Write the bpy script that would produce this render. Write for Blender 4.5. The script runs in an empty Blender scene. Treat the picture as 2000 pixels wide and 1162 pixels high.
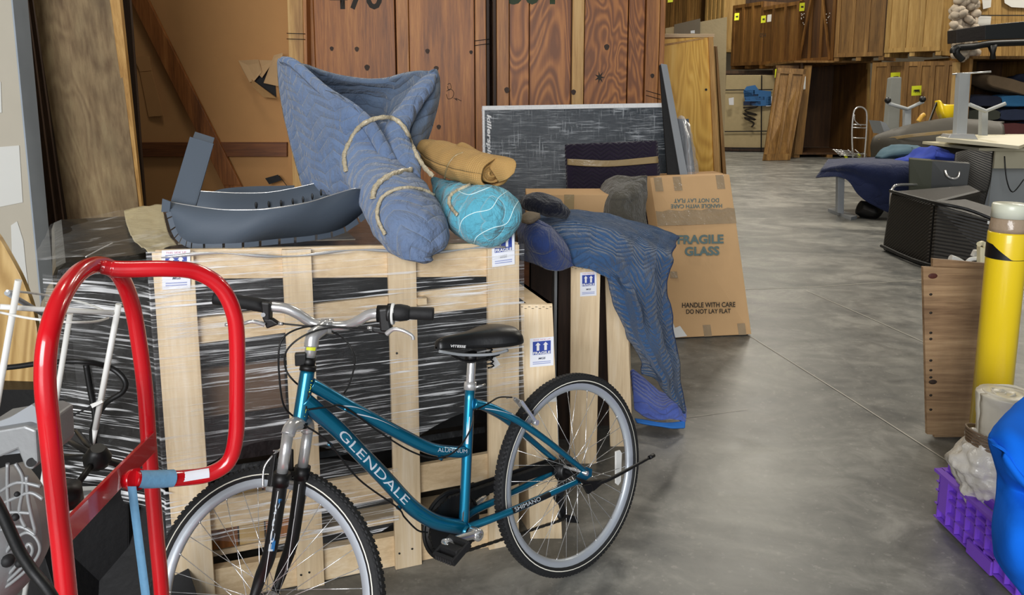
import bpy, bmesh, math, random
from mathutils import Vector, Matrix, noise
random.seed(7)
D = bpy.data; C = bpy.context.scene.collection; S = bpy.context.scene
V = Vector

# ---------------------------------------------------------------- camera
FPX, CYP, PITCH, EYE = 1500.0, 412.0, math.atan(.153), 1.65
cam = D.objects.new('camera', D.cameras.new('camera')); C.objects.link(cam)
cam.location = (0, 0, EYE); cam.rotation_euler = (math.pi/2 - PITCH, 0, 0)
cam.data.sensor_width = 36; cam.data.lens = FPX/2000*36
cam.data.shift_y = -(581 - CYP)/2000; cam.data.clip_start = .05; cam.data.clip_end = 200
S.camera = cam
# ---------------------------------------------------------------- light
S.view_settings.view_transform = 'Standard'; S.view_settings.look = 'None'
S.view_settings.gamma = 1; S.view_settings.use_curve_mapping = False
S.view_settings.exposure = 0.0
wd = D.worlds.new('daylight'); S.world = wd; wd.use_nodes = True
bg = wd.node_tree.nodes['Background']; bg.inputs[0].default_value = (.86, .93, 1, 1); bg.inputs[1].default_value = .42
def lamp(name, loc, rot, size, power, col, sy=None, spread=None):
    l = D.lights.new(name, 'AREA'); l.energy = power; l.color = col; l.shape = 'RECTANGLE'
    l.size = size; l.size_y = sy or size
    if spread: l.spread = spread
    o = D.objects.new(name, l); C.objects.link(o); o.location = loc; o.rotation_euler = rot
    return o
R = math.radians
lamp('dock_door_daylight', (-1.6, -4.6, 3.0), (R(80), 0, R(-9)), 4.2, 640, (.98, .985, 1), 3.4)
for i, (x, y) in enumerate([(-1.5, 4), (2.5, 9), (9, 9), (5, 15), (13, 16), (7, 22), (15, 22), (0, 14)]):
    lamp('high_bay_lamp', (x, y, 7.4), (0, 0, 0), 1.2, [70, 200, 300, 330, 330, 340, 320, 240][i], (1, .93, .8))

# ---------------------------------------------------------------- maths
CP, SP = math.cos(PITCH), math.sin(PITCH)
def ray(u, v):
    a = (u-1000)/FPX; b = (v-CYP)/FPX
    return V((a, CP - b*SP, -SP - b*CP))
CAMP = V((0, 0, EYE))
def W(u, v, y):
    d = ray(u, v); return CAMP + d*(y/d.y)
def G(u, v, z=0.):
    d = ray(u, v); return CAMP + d*((z-EYE)/d.z)
def onplane(u, v, o, n):
    d = ray(u, v); return CAMP + d*((o-CAMP).dot(n)/d.dot(n))

# ---------------------------------------------------------------- objects
WM = {}
def _tag(o, label, cat, group, kind):
    if label: o['label'] = label
    if cat: o['category'] = cat
    if group: o['group'] = group
    if kind: o['kind'] = kind
    return o
def thing(name, label, cat, loc, group=None):
    o = D.objects.new(name, None); C.objects.link(o); o.location = loc
    o.empty_display_size = .1
    WM[o] = Matrix.Translation(V(loc)); return _tag(o, label, cat, group, None)
class MB:
    def __init__(s): s.v = []; s.f = []; s.uv = {}; s.sm = []
    def add(s, vs, fs, uvs=None, sm=False):
        b = len(s.v); s.v += [V(q) for q in vs]
        if uvs:
            for i, q in enumerate(uvs): s.uv[b+i] = q
        s.f += [tuple(b+i for i in f) for f in fs]; s.sm += [sm]*len(fs); return s
    def hexa(s, p):   # p[0..3] front loop, p[4..7] back loop
        return s.add(p, [(0,1,2,3), (7,6,5,4), (0,4,5,1), (1,5,6,2), (2,6,7,3), (3,7,4,0)])
    def box(s, c, size, rot=None, yaw=0):
        c = V(c); h = V(size)/2; M = rot or Matrix.Rotation(yaw, 3, 'Z')
        q = [c + M @ V((x*h.x, y*h.y, z*h.z)) for y in (-1, 1) for x, z in ((-1, 1), (1, 1), (1, -1), (-1, -1))]
        return s.hexa(q)
    def slab(s, p, t):  # front quad TL TR BR BL, t thickness away from the viewer
        p = [V(q) for q in p]; n = (p[1]-p[0]).cross(p[3]-p[0]).normalized()
        if n.dot(p[0]-CAMP) < 0: n = -n
        return s.hexa(p + [q + n*t for q in p])
    def bar(s, a, b, w, t, face):  # beam a->b, w wide, t thick along 'face'
        a = V(a); b = V(b); d = (b-a).normalized(); f = V(face); f = (f - d*f.dot(d)).normalized(); k = d.cross(f)*w/2; f = f*t/2
        return s.hexa([a-k-f, a+k-f, b+k-f, b-k-f, a-k+f, a+k+f, b+k+f, b-k+f])
    def tube(s, pts, r, n=10, closed=False, cap=True, sq=None):
        pts = [V(p) for p in pts]; m = len(pts); rs = r if isinstance(r, (list, tuple)) else [r]*m
        ref = None; vs = []; uv = []; L = 0
        for i, p in enumerate(pts):
            if closed: t = pts[(i+1) % m] - pts[i-1]
            else: t = pts[min(i+1, m-1)] - pts[max(i-1, 0)]
            t = t.normalized() if t.length > 1e-9 else V((0, 0, 1))
            if ref is None: ref = t.orthogonal().normalized()
            ref = (ref - t*ref.dot(t)).normalized(); b = t.cross(ref)
            if i: L += (p-pts[i-1]).length
            for k in range(n):
                a = 2*math.pi*k/n
                vs.append(p + (ref*math.cos(a) + b*math.sin(a))*rs[i]); uv.append((a*rs[i], L))
        fs = [(i*n+k, i*n+(k+1) % n, ((i+1) % m)*n+(k+1) % n, ((i+1) % m)*n+k) for i in range(m if closed else m-1) for k in range(n)]
        s.add(vs, fs, uv, True)
        if cap and not closed:
            b0 = len(s.v) - m*n
            s.f += [tuple(b0+k for k in reversed(range(n))), tuple(b0+(m-1)*n+k for k in range(n))]; s.sm += [False, False]
        return s
    def cyl(s, a, b, r, n=14, r2=None): return s.tube([a, b], [r, r2 if r2 is not None else r], n)
    def ball(s, c, r, n=10, sc=(1, 1, 1), rough=0):
        c = V(c); vs = []; m = n//2+1
        for i in range(m+1):
            for k in range(n):
                t = math.pi*i/m; a = 2*math.pi*k/n
                q = V((math.sin(t)*math.cos(a)*sc[0], math.sin(t)*math.sin(a)*sc[1], math.cos(t)*sc[2]))
                if rough: q *= 1 + rough*noise.noise(q*1.3 + c*7)
                vs.append(c + q*r)
        return s.add(vs, [(i*n+k, i*n+(k+1) % n, (i+1)*n+(k+1) % n, (i+1)*n+k) for i in range(m) for k in range(n)], None, True)
    def grid(s, g, closed_u=False, uvscale=1):
        nr = len(g); nc = len(g[0]); vs = [q for r in g for q in r]; uv = []
        hl = [0]
        mid = g[nr//2]
        for i in range(1, nc): hl.append(hl[-1] + (mid[i]-mid[i-1]).length)
        vl = [0]
        for i in range(1, nr): vl.append(vl[-1] + (g[i][nc//2]-g[i-1][nc//2]).length)
        for i in range(nr):
            for k in range(nc): uv.append((hl[k]*uvscale, vl[i]*uvscale))
        fs = [(i*nc+k, i*nc+(k+1) % nc, (i+1)*nc+(k+1) % nc, (i+1)*nc+k) for i in range(nr-1) for k in range(nc if closed_u else nc-1)]
        return s.add(vs, fs, uv, True)
    def poly(s, pts, t=0, nrm=None):  # extruded polygon
        pts = [V(p) for p in pts]; n = len(pts)
        if not t: return s.add(pts, [tuple(range(n))])
        o = V(nrm).normalized()*t
        return s.add(pts + [p+o for p in pts], [tuple(range(n)), tuple(reversed(range(n, 2*n)))] + [(i, i+n, (i+1) % n+n, (i+1) % n) for i in range(n)])
    def lathe(s, o, axis, prof, n=28):  # prof: (distance along axis, radius)
        ax = V(axis).normalized(); return s.tube([V(o)+ax*h for h, r in prof], [max(r, 1e-5) for h, r in prof], n)
    def build(s, name, mat, parent=None, smooth=None, label=None, cat=None, group=None, kind=None, solid=0, bevel=0, sub=0):
        if parent is not None: M = WM[parent].inverted(); loc = None
        else:
            lo = V([min(q[i] for q in s.v) for i in range(3)]); hi = V([max(q[i] for q in s.v) for i in range(3)])
            loc = V(((lo.x+hi.x)/2, (lo.y+hi.y)/2, lo.z)); M = Matrix.Translation(-loc)
        me = D.meshes.new(name); me.from_pydata([M @ q for q in s.v], [], s.f)
        if s.uv:
            l = me.uv_layers.new(name='UVMap')
            for lp in me.loops: l.data[lp.index].uv = s.uv.get(lp.vertex_index, (0, 0))
        for p, k in zip(me.polygons, s.sm): p.use_smooth = k if smooth is None else smooth
        bm = bmesh.new(); bm.from_mesh(me); bmesh.ops.recalc_face_normals(bm, faces=bm.faces); bm.to_mesh(me); bm.free()
        me.materials.append(mat)
        o = D.objects.new(name, me); C.objects.link(o)
        if parent is not None: o.parent = parent; WM[o] = WM[parent].copy()
        else: o.location = loc; WM[o] = Matrix.Translation(loc)
        if solid: m = o.modifiers.new('solid', 'SOLIDIFY'); m.thickness = solid; m.offset = 0
        if bevel: m = o.modifiers.new('bevel', 'BEVEL'); m.width = bevel; m.segments = 2; m.limit_method = 'ANGLE'
        if sub: m = o.modifiers.new('sub', 'SUBSURF'); m.levels = m.render_levels = sub
        return _tag(o, label, cat, group, kind)
def struct(name, mb, mat, parent=None):
    o = mb.build(name, mat, parent)
    if parent is None: o['kind'] = 'structure'
    return o
def cr(p, k=8, closed=False):  # Catmull-Rom
    p = [V(q) for q in p]; n = len(p); out = []
    for i in range(n if closed else n-1):
        if closed: a, b, c, d = p[i-1], p[i], p[(i+1) % n], p[(i+2) % n]
        else: a, b, c, d = p[max(i-1, 0)], p[i], p[i+1], p[min(i+2, n-1)]
        for j in range(k):
            t = j/k; out.append(.5*((2*b) + (c-a)*t + (2*a-5*b+4*c-d)*t*t + (3*b-a-3*c+d)*t**3))
    if not closed: out.append(p[-1])
    return out
def WP(pts): return [W(*p) for p in pts]
def patch(rows, k=8, amp=0, fr=6, seed=0, kind='fold'):
    """rows of (u,v,y) control points -> smooth grid of world points"""
    R_ = [cr(WP(r), k) for r in rows]; cols = [cr([R_[i][j] for i in range(len(R_))], k) for j in range(len(R_[0]))]
    g = [[cols[j][i] for j in range(len(cols))] for i in range(len(cols[0]))]
    if amp:
        for r in g:
            for i, p in enumerate(r):
                q = p*fr + V((seed, seed*2, 0)); r[i] = p + V((.35, -1, .4))*amp*(noise.noise(q) + .5*noise.noise(q*2.3))
    return g
def loft(path, rad, n=28, k=6, amp=0, fr=8, seed=0, up=(0, 0, 1), power=2.0, capend=True):
    P_ = cr(path, k); Rr = cr([V((a, b, 0)) for a, b in rad], k); g = []; up = V(up)
    for i, p in enumerate(P_):
        t = (P_[min(i+1, len(P_)-1)] - P_[max(i-1, 0)]).normalized(); x = t.cross(up).normalized(); z = x.cross(t).normalized(); row = []
        for j in range(n+1):
            a = 2*math.pi*j/n; c_, s_ = math.cos(a), math.sin(a)
            c_ = math.copysign(abs(c_)**(2/power), c_); s_ = math.copysign(abs(s_)**(2/power), s_)
            d = x*c_*max(Rr[i].x, .001) + z*s_*max(Rr[i].y, .001)
            q = p + d
            if amp:
                h = noise.noise(q*fr + V((seed, 0, 0))) + .6*noise.noise(q*fr*2.4 + V((0, seed, 0)))
                q = q + d.normalized()*h*amp*min(1, d.length/.05)
            row.append(q)
        g.append(row)
    if capend:
        for e in (0, -1):
            c = sum(g[e][:-1], V())/n; rg = [[c+(q-c)*f for q in g[e]] for f in (.6, .02)]
            g = (rg[::-1]+g) if e == 0 else (g+rg)
    return g
def text(body, mat, parent, O, X, Y, name='lettering', lift=.0008, shear=0, bold=.0, wrap=None):
    O = V(O); X = V(X); Y = V(Y)
    cu = D.curves.new('t', 'FONT'); cu.body = body; cu.size = 1; cu.offset = bold; cu.shear = shear; cu.resolution_u = 3
    cu.align_x = 'CENTER'; cu.space_line = .95
    ob = D.objects.new('t', cu); me = D.meshes.new_from_object(ob); D.objects.remove(ob); D.curves.remove(cu)
    xs = [v.co.x for v in me.vertices]; ys = [v.co.y for v in me.vertices]
    x0, x1, y0, y1 = min(xs), max(xs), min(ys), max(ys); n = X.cross(Y).normalized()
    if n.dot(CAMP-O) < 0: n = -n
    if wrap:
        bm = bmesh.new(); bm.from_mesh(me)
        for i in range(1, 8):
            bmesh.ops.bisect_plane(bm, geom=bm.verts[:]+bm.edges[:]+bm.faces[:], plane_co=(0, y0+(y1-y0)*i/8, 0), plane_no=(0, 1, 0))
        bm.to_mesh(me); bm.free()
    M = WM[parent].inverted()
    for v in me.vertices:
        a = (v.co.x-x0)/(x1-x0); b = (v.co.y-y0)/(y1-y0)
        v.co = M @ (wrap(a, b) if wrap else O + X*a + Y*b + n*lift)
    me.materials.clear(); me.materials.append(mat); me.name = name
    o = D.objects.new(name, me); C.objects.link(o); o.parent = parent; WM[o] = WM[parent].copy(); return o

# ---------------------------------------------------------------- materials
def col(h, k=1):
    if isinstance(h, tuple): return (*h[:3], 1)
    h = h.lstrip('#'); c = [int(h[i:i+2], 16)/255 for i in (0, 2, 4)]
    return tuple([(x/12.92 if x <= .04045 else ((x+.055)/1.055)**2.4)*k for x in c]) + (1,)
class NT:
    def __init__(s, name):
        s.m = D.materials.new(name); s.m.use_nodes = True; s.n = s.m.node_tree.nodes; s.l = s.m.node_tree.links
        s.b = s.n['Principled BSDF']; s.out = s.n['Material Output']
    def node(s, t, **k):
        q = s.n.new(t)
        for a, b in k.items(): setattr(q, a, b)
        return q
    def put(s, sock, val):
        if hasattr(val, 'is_linked') or hasattr(val, 'links'): s.l.new(val, sock)
        else: sock.default_value = val
    def co(s, sc=(1, 1, 1), rot=(0, 0, 0), which='Object', loc=(0, 0, 0)):
        t = s.node('ShaderNodeTexCoord'); m = s.node('ShaderNodeMapping')
        m.inputs['Scale'].default_value = sc; m.inputs['Rotation'].default_value = rot; m.inputs['Location'].default_value = loc
        s.l.new(t.outputs[which], m.inputs[0]); return m.outputs[0]
    def noise(s, co, sc, det=3, rough=.5, dist=0):
        q = s.node('ShaderNodeTexNoise'); s.l.new(co, q.inputs['Vector'])
        q.inputs['Scale'].default_value = sc; q.inputs['Detail'].default_value = det; q.inputs['Roughness'].default_value = rough; q.inputs['Distortion'].default_value = dist
        return q.outputs[0]
    def ramp(s, f, stops, interp='LINEAR'):
        q = s.node('ShaderNodeValToRGB'); s.l.new(f, q.inputs[0]); e = q.color_ramp.elements; q.color_ramp.interpolation = interp
        while len(e) < len(stops): e.new(.5)
        for i, (p, c) in enumerate(stops):
            e[i].position = p; e[i].color = col(c) if isinstance(c, (str, tuple)) else (c, c, c, 1)
        return q.outputs[0]
    def mix(s, f, a, b, mode='MIX'):
        q = s.node('ShaderNodeMix', data_type='RGBA', blend_type=mode); s.put(q.inputs[0], f)
        s.put(q.inputs[6], col(a) if isinstance(a, str) else a); s.put(q.inputs[7], col(b) if isinstance(b, str) else b); return q.outputs[2]
    def math(s, op, a, b=0., c=None, clamp=False):
        q = s.node('ShaderNodeMath', operation=op, use_clamp=clamp); s.put(q.inputs[0], a); s.put(q.inputs[1], b)
        if c is not None: s.put(q.inputs[2], c)
        return q.outputs[0]
    def bump(s, h, st=.3, d=.01):
        q = s.node('ShaderNodeBump'); q.inputs['Strength'].default_value = st; q.inputs['Distance'].default_value = d
        s.l.new(h, q.inputs['Height']); s.l.new(q.outputs[0], s.b.inputs['Normal']); return q.outputs[0]
    def set(s, **k):
        for a, b in k.items(): s.put(s.b.inputs[a.replace('_', ' ')], b)
        return s
    def vary(s, c, amt=.12):
        i = s.node('ShaderNodeObjectInfo'); h = s.node('ShaderNodeHueSaturation')
        s.l.new(s.math('MULTIPLY_ADD', i.outputs['Random'], amt*2, 1-amt), h.inputs['Value']); s.l.new(c, h.inputs['Color']); return h.outputs[0]
def plain(name, c, rough=.5, metal=0, bump=0, bs=60, coat=0, alpha=1, vary=.06, spec=.5):
    t = NT(name); co_ = t.co()
    n = t.noise(co_, 9, 4); c0 = col(c); base = t.mix(n, tuple(x*(1-vary) for x in c0[:3])+(1,), tuple(min(1, x*(1+vary)) for x in c0[:3])+(1,))
    t.set(Base_Color=base, Roughness=rough, Metallic=metal, Coat_Weight=coat, Alpha=alpha); t.b.inputs['Specular IOR Level'].default_value = spec
    if bump: t.bump(t.noise(co_, bs, 4), bump, .01)
    return t.m
def wood(name, cs, axis='z', sc=1, rough=.55, rings=0, knots=.0, dirt=0, bump=.15):
    """procedural timber: streaks stretched along the grain axis, optional plywood figure and knots"""
    t = NT(name); k = {'x': (.06, 1, 1), 'y': (1, .06, 1), 'z': (1, 1, .06)}[axis]
    inf = t.node('ShaderNodeObjectInfo'); off = t.node('ShaderNodeVectorMath', operation='SCALE')
    tc = t.node('ShaderNodeTexCoord'); cmb = t.node('ShaderNodeCombineXYZ')
    for i in range(3): t.l.new(inf.outputs['Random'], cmb.inputs[i])
    t.l.new(cmb.outputs[0], off.inputs[0]); off.inputs['Scale'].default_value = 17
    ad = t.node('ShaderNodeVectorMath', operation='ADD'); t.l.new(tc.outputs['Object'], ad.inputs[0]); t.l.new(off.outputs[0], ad.inputs[1])
    mp = t.node('ShaderNodeMapping'); mp.inputs['Scale'].default_value = tuple(q*sc for q in k); t.l.new(ad.outputs[0], mp.inputs[0]); co_ = mp.outputs[0]
    fine = t.noise(co_, 70, 4, .65, .3); broad = t.noise(co_, 9, 3, .5, .8)
    f = t.math('ADD', t.math('MULTIPLY', fine, .45), t.math('MULTIPLY', broad, .55))
    if rings:
        m2 = t.node('ShaderNodeMapping'); m2.inputs['Scale'].default_value = tuple(q*sc for q in {'x': (.28, 1, 1), 'y': (1, .28, 1), 'z': (1, 1, .28)}[axis]); t.l.new(ad.outputs[0], m2.inputs[0])
        rg = t.noise(m2.outputs[0], 3.2, 2, .5, .9); w = t.math('SINE', t.math('MULTIPLY', rg, 95.))
        w = t.math('MULTIPLY_ADD', w, .5, .5)
        f = t.math('ADD', t.math('MULTIPLY', f, 1-rings), t.math('MULTIPLY', w, rings*.72))
        f = t.math('ADD', f, rings*.1)
    c = t.ramp(f, [(.34, cs[0]), (.52, cs[1]), (.68, cs[2])])
    if knots:
        m3 = t.node('ShaderNodeMapping'); m3.inputs['Scale'].default_value = {'x': (.6, 1, 1), 'y': (1, .6, 1), 'z': (1, 1, .6)}[axis]; t.l.new(ad.outputs[0], m3.inputs[0])
        vo = t.node('ShaderNodeTexVoronoi'); vo.inputs['Scale'].default_value = 3.3; t.l.new(m3.outputs[0], vo.inputs[0])
        kk = t.ramp(vo.outputs['Distance'], [(knots*.5, 1.), (knots, 0.)]); c = t.mix(kk, c, tuple(x*.28 for x in col(cs[0])[:3])+(1,))
    if dirt:
        dn = t.ramp(t.noise(t.co((1, 1, .5)), 5, 5, .6), [(.42, 0.), (.7, 1.)]); c = t.mix(t.math('MULTIPLY', dn, dirt), c, tuple(x*.35 for x in col(cs[0])[:3])+(1,))
    t.set(Base_Color=t.vary(c, .08), Roughness=rough); t.bump(f, bump, .004); return t.m
def quilt(name, c1, c2, stitch, K=14, M=5, amp=.8, wr=.35, rough=.95, dust=0):
    """moving-blanket cloth: padded zigzag quilting that follows the cloth's own UV metres"""
    t = NT(name); tc = t.node('ShaderNodeTexCoord'); sp = t.node('ShaderNodeSeparateXYZ')
    wob = t.noise(t.co(), 5, 2)
    t.l.new(tc.outputs['UV'], sp.inputs[0])
    tri = t.math('PINGPONG', t.math('MULTIPLY', sp.outputs[0], M), .5)
    h = t.math('ADD', t.math('MULTIPLY', sp.outputs[1], K), t.math('MULTIPLY', tri, amp*2))
    h = t.math('ADD', h, t.math('MULTIPLY', wob, 1.2))
    fr = t.math('PINGPONG', h, .5)                  # 0 at the stitch line
    pad = t.math('POWER', t.math('MULTIPLY', fr, 2.), .45)
    line = t.ramp(fr, [(.02, 1.), (.06, 0.)])
    n = t.noise(t.co(), 6, 4); c = t.mix(n, c1, c2)
    if dust:
        d = t.ramp(t.noise(t.co(), 3.5, 6, .7), [(.45, 0.), (.7, 1.)]); c = t.mix(t.math('MULTIPLY', d, dust), c, '#8a8478')
    c = t.mix(t.math('MULTIPLY', line, .32), c, stitch)
    t.set(Base_Color=c, Roughness=rough, Sheen_Weight=.25); t.b.inputs['Specular IOR Level'].default_value = .15
    wv = t.noise(t.co(), 34, 3, .6, .5)
    wv2 = t.noise(t.co((1, 1, .45)), 11, 4, .6, 1.2)
    t.bump(t.math('ADD', pad, t.math('ADD', t.math('MULTIPLY', wv, wr*2.2), t.math('MULTIPLY', wv2, wr*7))), .75, .013); return t.m
def film(name, base=.05, streak=.75, sc=(2.2, 2.2, 95), tint=(.93, .94, .95), rot=.10, gloss=.16, thr=(.53, .72)):
    """stretch film: clear sheet, bunched strands whiter, its highlights put into the white streaks"""
    t = NT(name); t.n.remove(t.b)
    s1 = t.noise(t.co(sc, (0, rot, 0)), 1.0, 5, .65, .25); s2 = t.noise(t.co(sc, (0, -.42, 0)), .9, 4, .6, .3)
    mask = t.ramp(t.noise(t.co((1, 1, 1)), 3.1, 2), [(.45, 0.), (.6, 1.)])
    s = t.mix(mask, s1, s2); dens = t.ramp(s, [(thr[0], 0.), (thr[1], 1.)])
    big = t.ramp(t.noise(t.co((1, 1, 2.2)), 2.6, 3), [(.36, .12), (.62, 1.)])
    a = t.math('MULTIPLY_ADD', t.math('MULTIPLY', dens, big), streak, base, clamp=True)  # streak density holds bunched film and painted highlights alike
    bp = t.node('ShaderNodeBump'); bp.inputs['Strength'].default_value = .9; bp.inputs['Distance'].default_value = .006; t.l.new(s, bp.inputs['Height'])
    df = t.node('ShaderNodeBsdfDiffuse'); df.inputs[0].default_value = (*tint, 1)
    gl = t.node('ShaderNodeBsdfGlossy'); gl.inputs['Roughness'].default_value = .22; gl.inputs[0].default_value = (1, 1, 1, 1)
    tr = t.node('ShaderNodeBsdfTransparent')
    for q in (df, gl): t.l.new(bp.outputs[0], q.inputs['Normal'])
    m1 = t.node('ShaderNodeMixShader'); t.put(m1.inputs[0], a); t.l.new(tr.outputs[0], m1.inputs[1]); t.l.new(df.outputs[0], m1.inputs[2])
    m2 = t.node('ShaderNodeMixShader'); m2.inputs[0].default_value = gloss; t.l.new(m1.outputs[0], m2.inputs[1]); t.l.new(gl.outputs[0], m2.inputs[2])
    t.l.new(m2.outputs[0], t.out.inputs[0]); return t.m

m_pine = wood('pale_pine', ('#cbb08a', '#e2cba6', '#efdfc6'), 'z', 1, .6, 0, .035)
m_pine_h = wood('pale_pine_rail', ('#c6a981', '#dcc39c', '#ebd9bc'), 'x', 1, .6, 0, .035)
m_vault = wood('stained_plywood', ('#693a14', '#9c5f25', '#bd7f3c'), 'z', 1, .5, .0, .032)
m_vaultfig = wood('figured_plywood', ('#774214', '#965922', '#b57434'), 'z', 1, .5, .4, .0)
m_vaultpost = wood('stained_post', ('#74431a', '#a86c30', '#c78d4c'), 'z', 1, .5, 0, .05)
m_goldpost = wood('golden_post', ('#94682e', '#bd9150', '#d2aa6a'), 'z', 1, .5, 0, .04)
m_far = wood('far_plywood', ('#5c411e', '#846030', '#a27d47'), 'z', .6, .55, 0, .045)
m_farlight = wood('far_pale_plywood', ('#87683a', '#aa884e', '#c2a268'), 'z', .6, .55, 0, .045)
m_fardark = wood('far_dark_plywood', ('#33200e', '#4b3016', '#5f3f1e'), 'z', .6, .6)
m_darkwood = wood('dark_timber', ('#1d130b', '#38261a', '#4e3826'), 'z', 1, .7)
m_darkrail = wood('dark_rail', ('#4c2812', '#774520', '#8f582c'), 'x', 1, .6, 0, .04)
m_brace = wood('brace_timber', ('#5c3314', '#945a2b', '#b0743e'), 'z', 1, .5, 0, .06)
m_weather = wood('weathered_plywood', ('#6a5338', '#917a58', '#a8936c'), 'z', .8, .7, .12, 0, .5)
m_oak = wood('oak_veneer', ('#c08d30', '#deae48', '#eac266'), 'z', .7, .4, .22)
m_tanply = wood('tan_plywood', ('#9c7b47', '#b6965f', '#c8aa74'), 'z', .5, .5, .3)
m_oldply = wood('old_plywood', ('#76593f', '#a4856280'[:7], '#c2a37c'), 'x', .8, .6, .0, .0, .3)
m_card = plain('cardboard', '#caa476', .85, 0, .15, 25, vary=.05)
m_card2 = plain('cardboard_edge', '#a67f50', .85, 0, .2, 40, vary=.12)
m_kraft = plain('kraft_board', '#b98956', .9, 0, .12, 12, vary=.06)
m_greycard = plain('grey_cardboard', '#bba982', .9, 0, .2, 30, vary=.1)
m_black = plain('black_plastic', '#0b0b0c', .45, 0, .05)
m_blackm = plain('matt_black', '#0e0e10', .7, 0, .2, 40)
m_rubber = plain('tyre_rubber', '#17181a', .75, 0, .2, 90)
m_white = plain('white_paint', '#dcdcd8', .4)
m_wlet = plain('white_print', '#e8e8e8', .6)
m_silver = plain('brushed_aluminium', '#d6d6d6', .24, .65)
m_rim = plain('satin_rim', '#b9c0c8', .35, .4)
m_chrome = plain('polished_steel', '#dedede', .16, .75)
m_castal = plain('cast_alloy', '#8f9192', .5, .4, .1, 40)
m_grey = plain('grey_paint', '#8c9094', .45)
m_slate = plain('slate_powder_coat', '#4a5460', .68, .0, .06, 200, vary=.03)
m_red = plain('red_gloss_paint', '#c60f1c', .22, 0, .02, 30, .6, vary=.03)
m_tape = plain('tan_packing_tape', '#a08a63', .25, 0, .3, 30)
m_paper = plain('sticker_paper', '#e9ebf2', .5)
m_blueink = plain('blue_ink', '#24409b', .5)
m_redink = plain('pale_red_ink', '#d08a96', .6)
m_darkink = plain('dark_ink', '#23304e', .6)
m_boxink = plain('grey_green_ink', '#5e7270', .7)
m_stencil = plain('black_stencil', '#221a10', .7)
m_greenst = plain('green_stencil', '#2c3a20', .7)
m_yellow = plain('yellow_plastic', '#f0cf1e', .3, 0, .03, 8, .3, vary=.03)
m_ylabel = plain('yellow_label', '#dbe32a', .6)
m_purple = plain('purple_plastic', '#8250d2', .4, 0, .03, 30)
m_navy = quilt('navy_cloth', '#1c2440', '#252d4e', '#1c2440', 3, 2, .5, .2)
m_qblue = quilt('blue_quilt', '#53678a', '#7386a4', '#8b99ae', 20, 5, .9, .35, dust=.18)
m_qback = quilt('grey_blue_quilt', '#52637c', '#6a7b91', '#45536a', 15, 3.5, 1.0, .3, dust=.2)
m_qteal = quilt('teal_quilt', '#4e9cb4', '#66b2c6', '#b8dde6', 9, 3, .7, .5)
m_qnavy = quilt('dark_blue_quilt', '#2a4568', '#3c5d86', '#1c3050', 34, 5, 2.2, .3, dust=.12)
m_qnavy2 = quilt('indigo_quilt', '#26335f', '#364a80', '#222f58', 7, 2, .4, .3)
m_qperi = quilt('periwinkle_quilt', '#485aa6', '#5d70b8', '#2f3f86', 26, 5, .9, .3)
m_qplum = quilt('plum_quilt', '#221c2b', '#2e2636', '#120e18', 34, 8, 1.4, .2)
m_blanketgrey = quilt('dusty_blanket', '#4a4740', '#5d594f', '#393732', 4, 1, .2, .5)
m_bluecloth = plain('bright_blue_fleece', '#1268dc', .95, 0, .25, 14, vary=.05, spec=.1)
m_film = film('stretch_film', .02, .95, (2.4, 2.4, 125), rot=.13, gloss=.03, thr=(.53, .60))
m_filmtop = film('stretch_film_top', .03, .5, (3, 9, 30), rot=.3, gloss=.08, thr=(.55, .72))
m_filmtable = film('scratch_highlight_film', .0, .6, (7, 7, 90), (.8, .85, .9), .9, .02, thr=(.50, .68))  # bright scratchy streaks paint the wrap's highlights as colour
m_filmvert = film('scratch_highlight_film_upright', .0, .6, (110, 20, 3), (.8, .85, .9), .15, .0, thr=(.55, .70))
def burlap():
    t = NT('burlap'); u = t.co((1, 1, 1), which='UV'); w1 = t.node('ShaderNodeTexWave'); w1.inputs['Scale'].default_value = 45; t.l.new(u, w1.inputs[0])
    w2 = t.node('ShaderNodeTexWave', bands_direction='Y'); w2.inputs['Scale'].default_value = 45; t.l.new(u, w2.inputs[0])
    f = t.math('MULTIPLY', w1.outputs[1], w2.outputs[1]); c = t.mix(t.noise(t.co(), 9), '#a27a42', '#bd975b'); t.set(Base_Color=t.mix(f, c, '#c9a76f'), Roughness=.95); t.bump(f, .6, .004); return t.m
m_burlap = burlap()
def floor_mat():
    t = NT('polished_concrete'); c_ = t.co((1, 1, 1))
    a = t.noise(t.co((1, 1.5, 1)), 1.1, 7, .62, 1.2); b = t.noise(c_, 7, 8, .7, .6)
    f = t.math('ADD', t.math('MULTIPLY', a, .6), t.math('MULTIPLY', b, .4))
    c = t.ramp(f, [(.38, '#4c4e4d'), (.5, '#6b6b67'), (.62, '#8d8c86')])
    sp = t.ramp(t.noise(t.co((1, 1, 1), loc=(3, 1, 0)), 42, 3), [(.64, 0.), (.70, 1.)]); c = t.mix(t.math('MULTIPLY', sp, .25), c, '#a9a7a0')
    t.set(Base_Color=c, Roughness=t.math('MULTIPLY_ADD', b, .3, .26)); t.bump(b, .06, .004); return t.m
m_floor = floor_mat()
m_drywall = plain('drywall_paper', '#b9b2a2', .9, vary=.04); m_mud = plain('joint_compound', '#d5d5cf', .85, vary=.03)
m_bead = plain('shaded_corner_bead', '#9aa4ae', .6, vary=.1)  # bead grey also carries the shade of the wall's side face
def backdrop(c): return plain('warehouse_sheet', c, .8)
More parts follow.
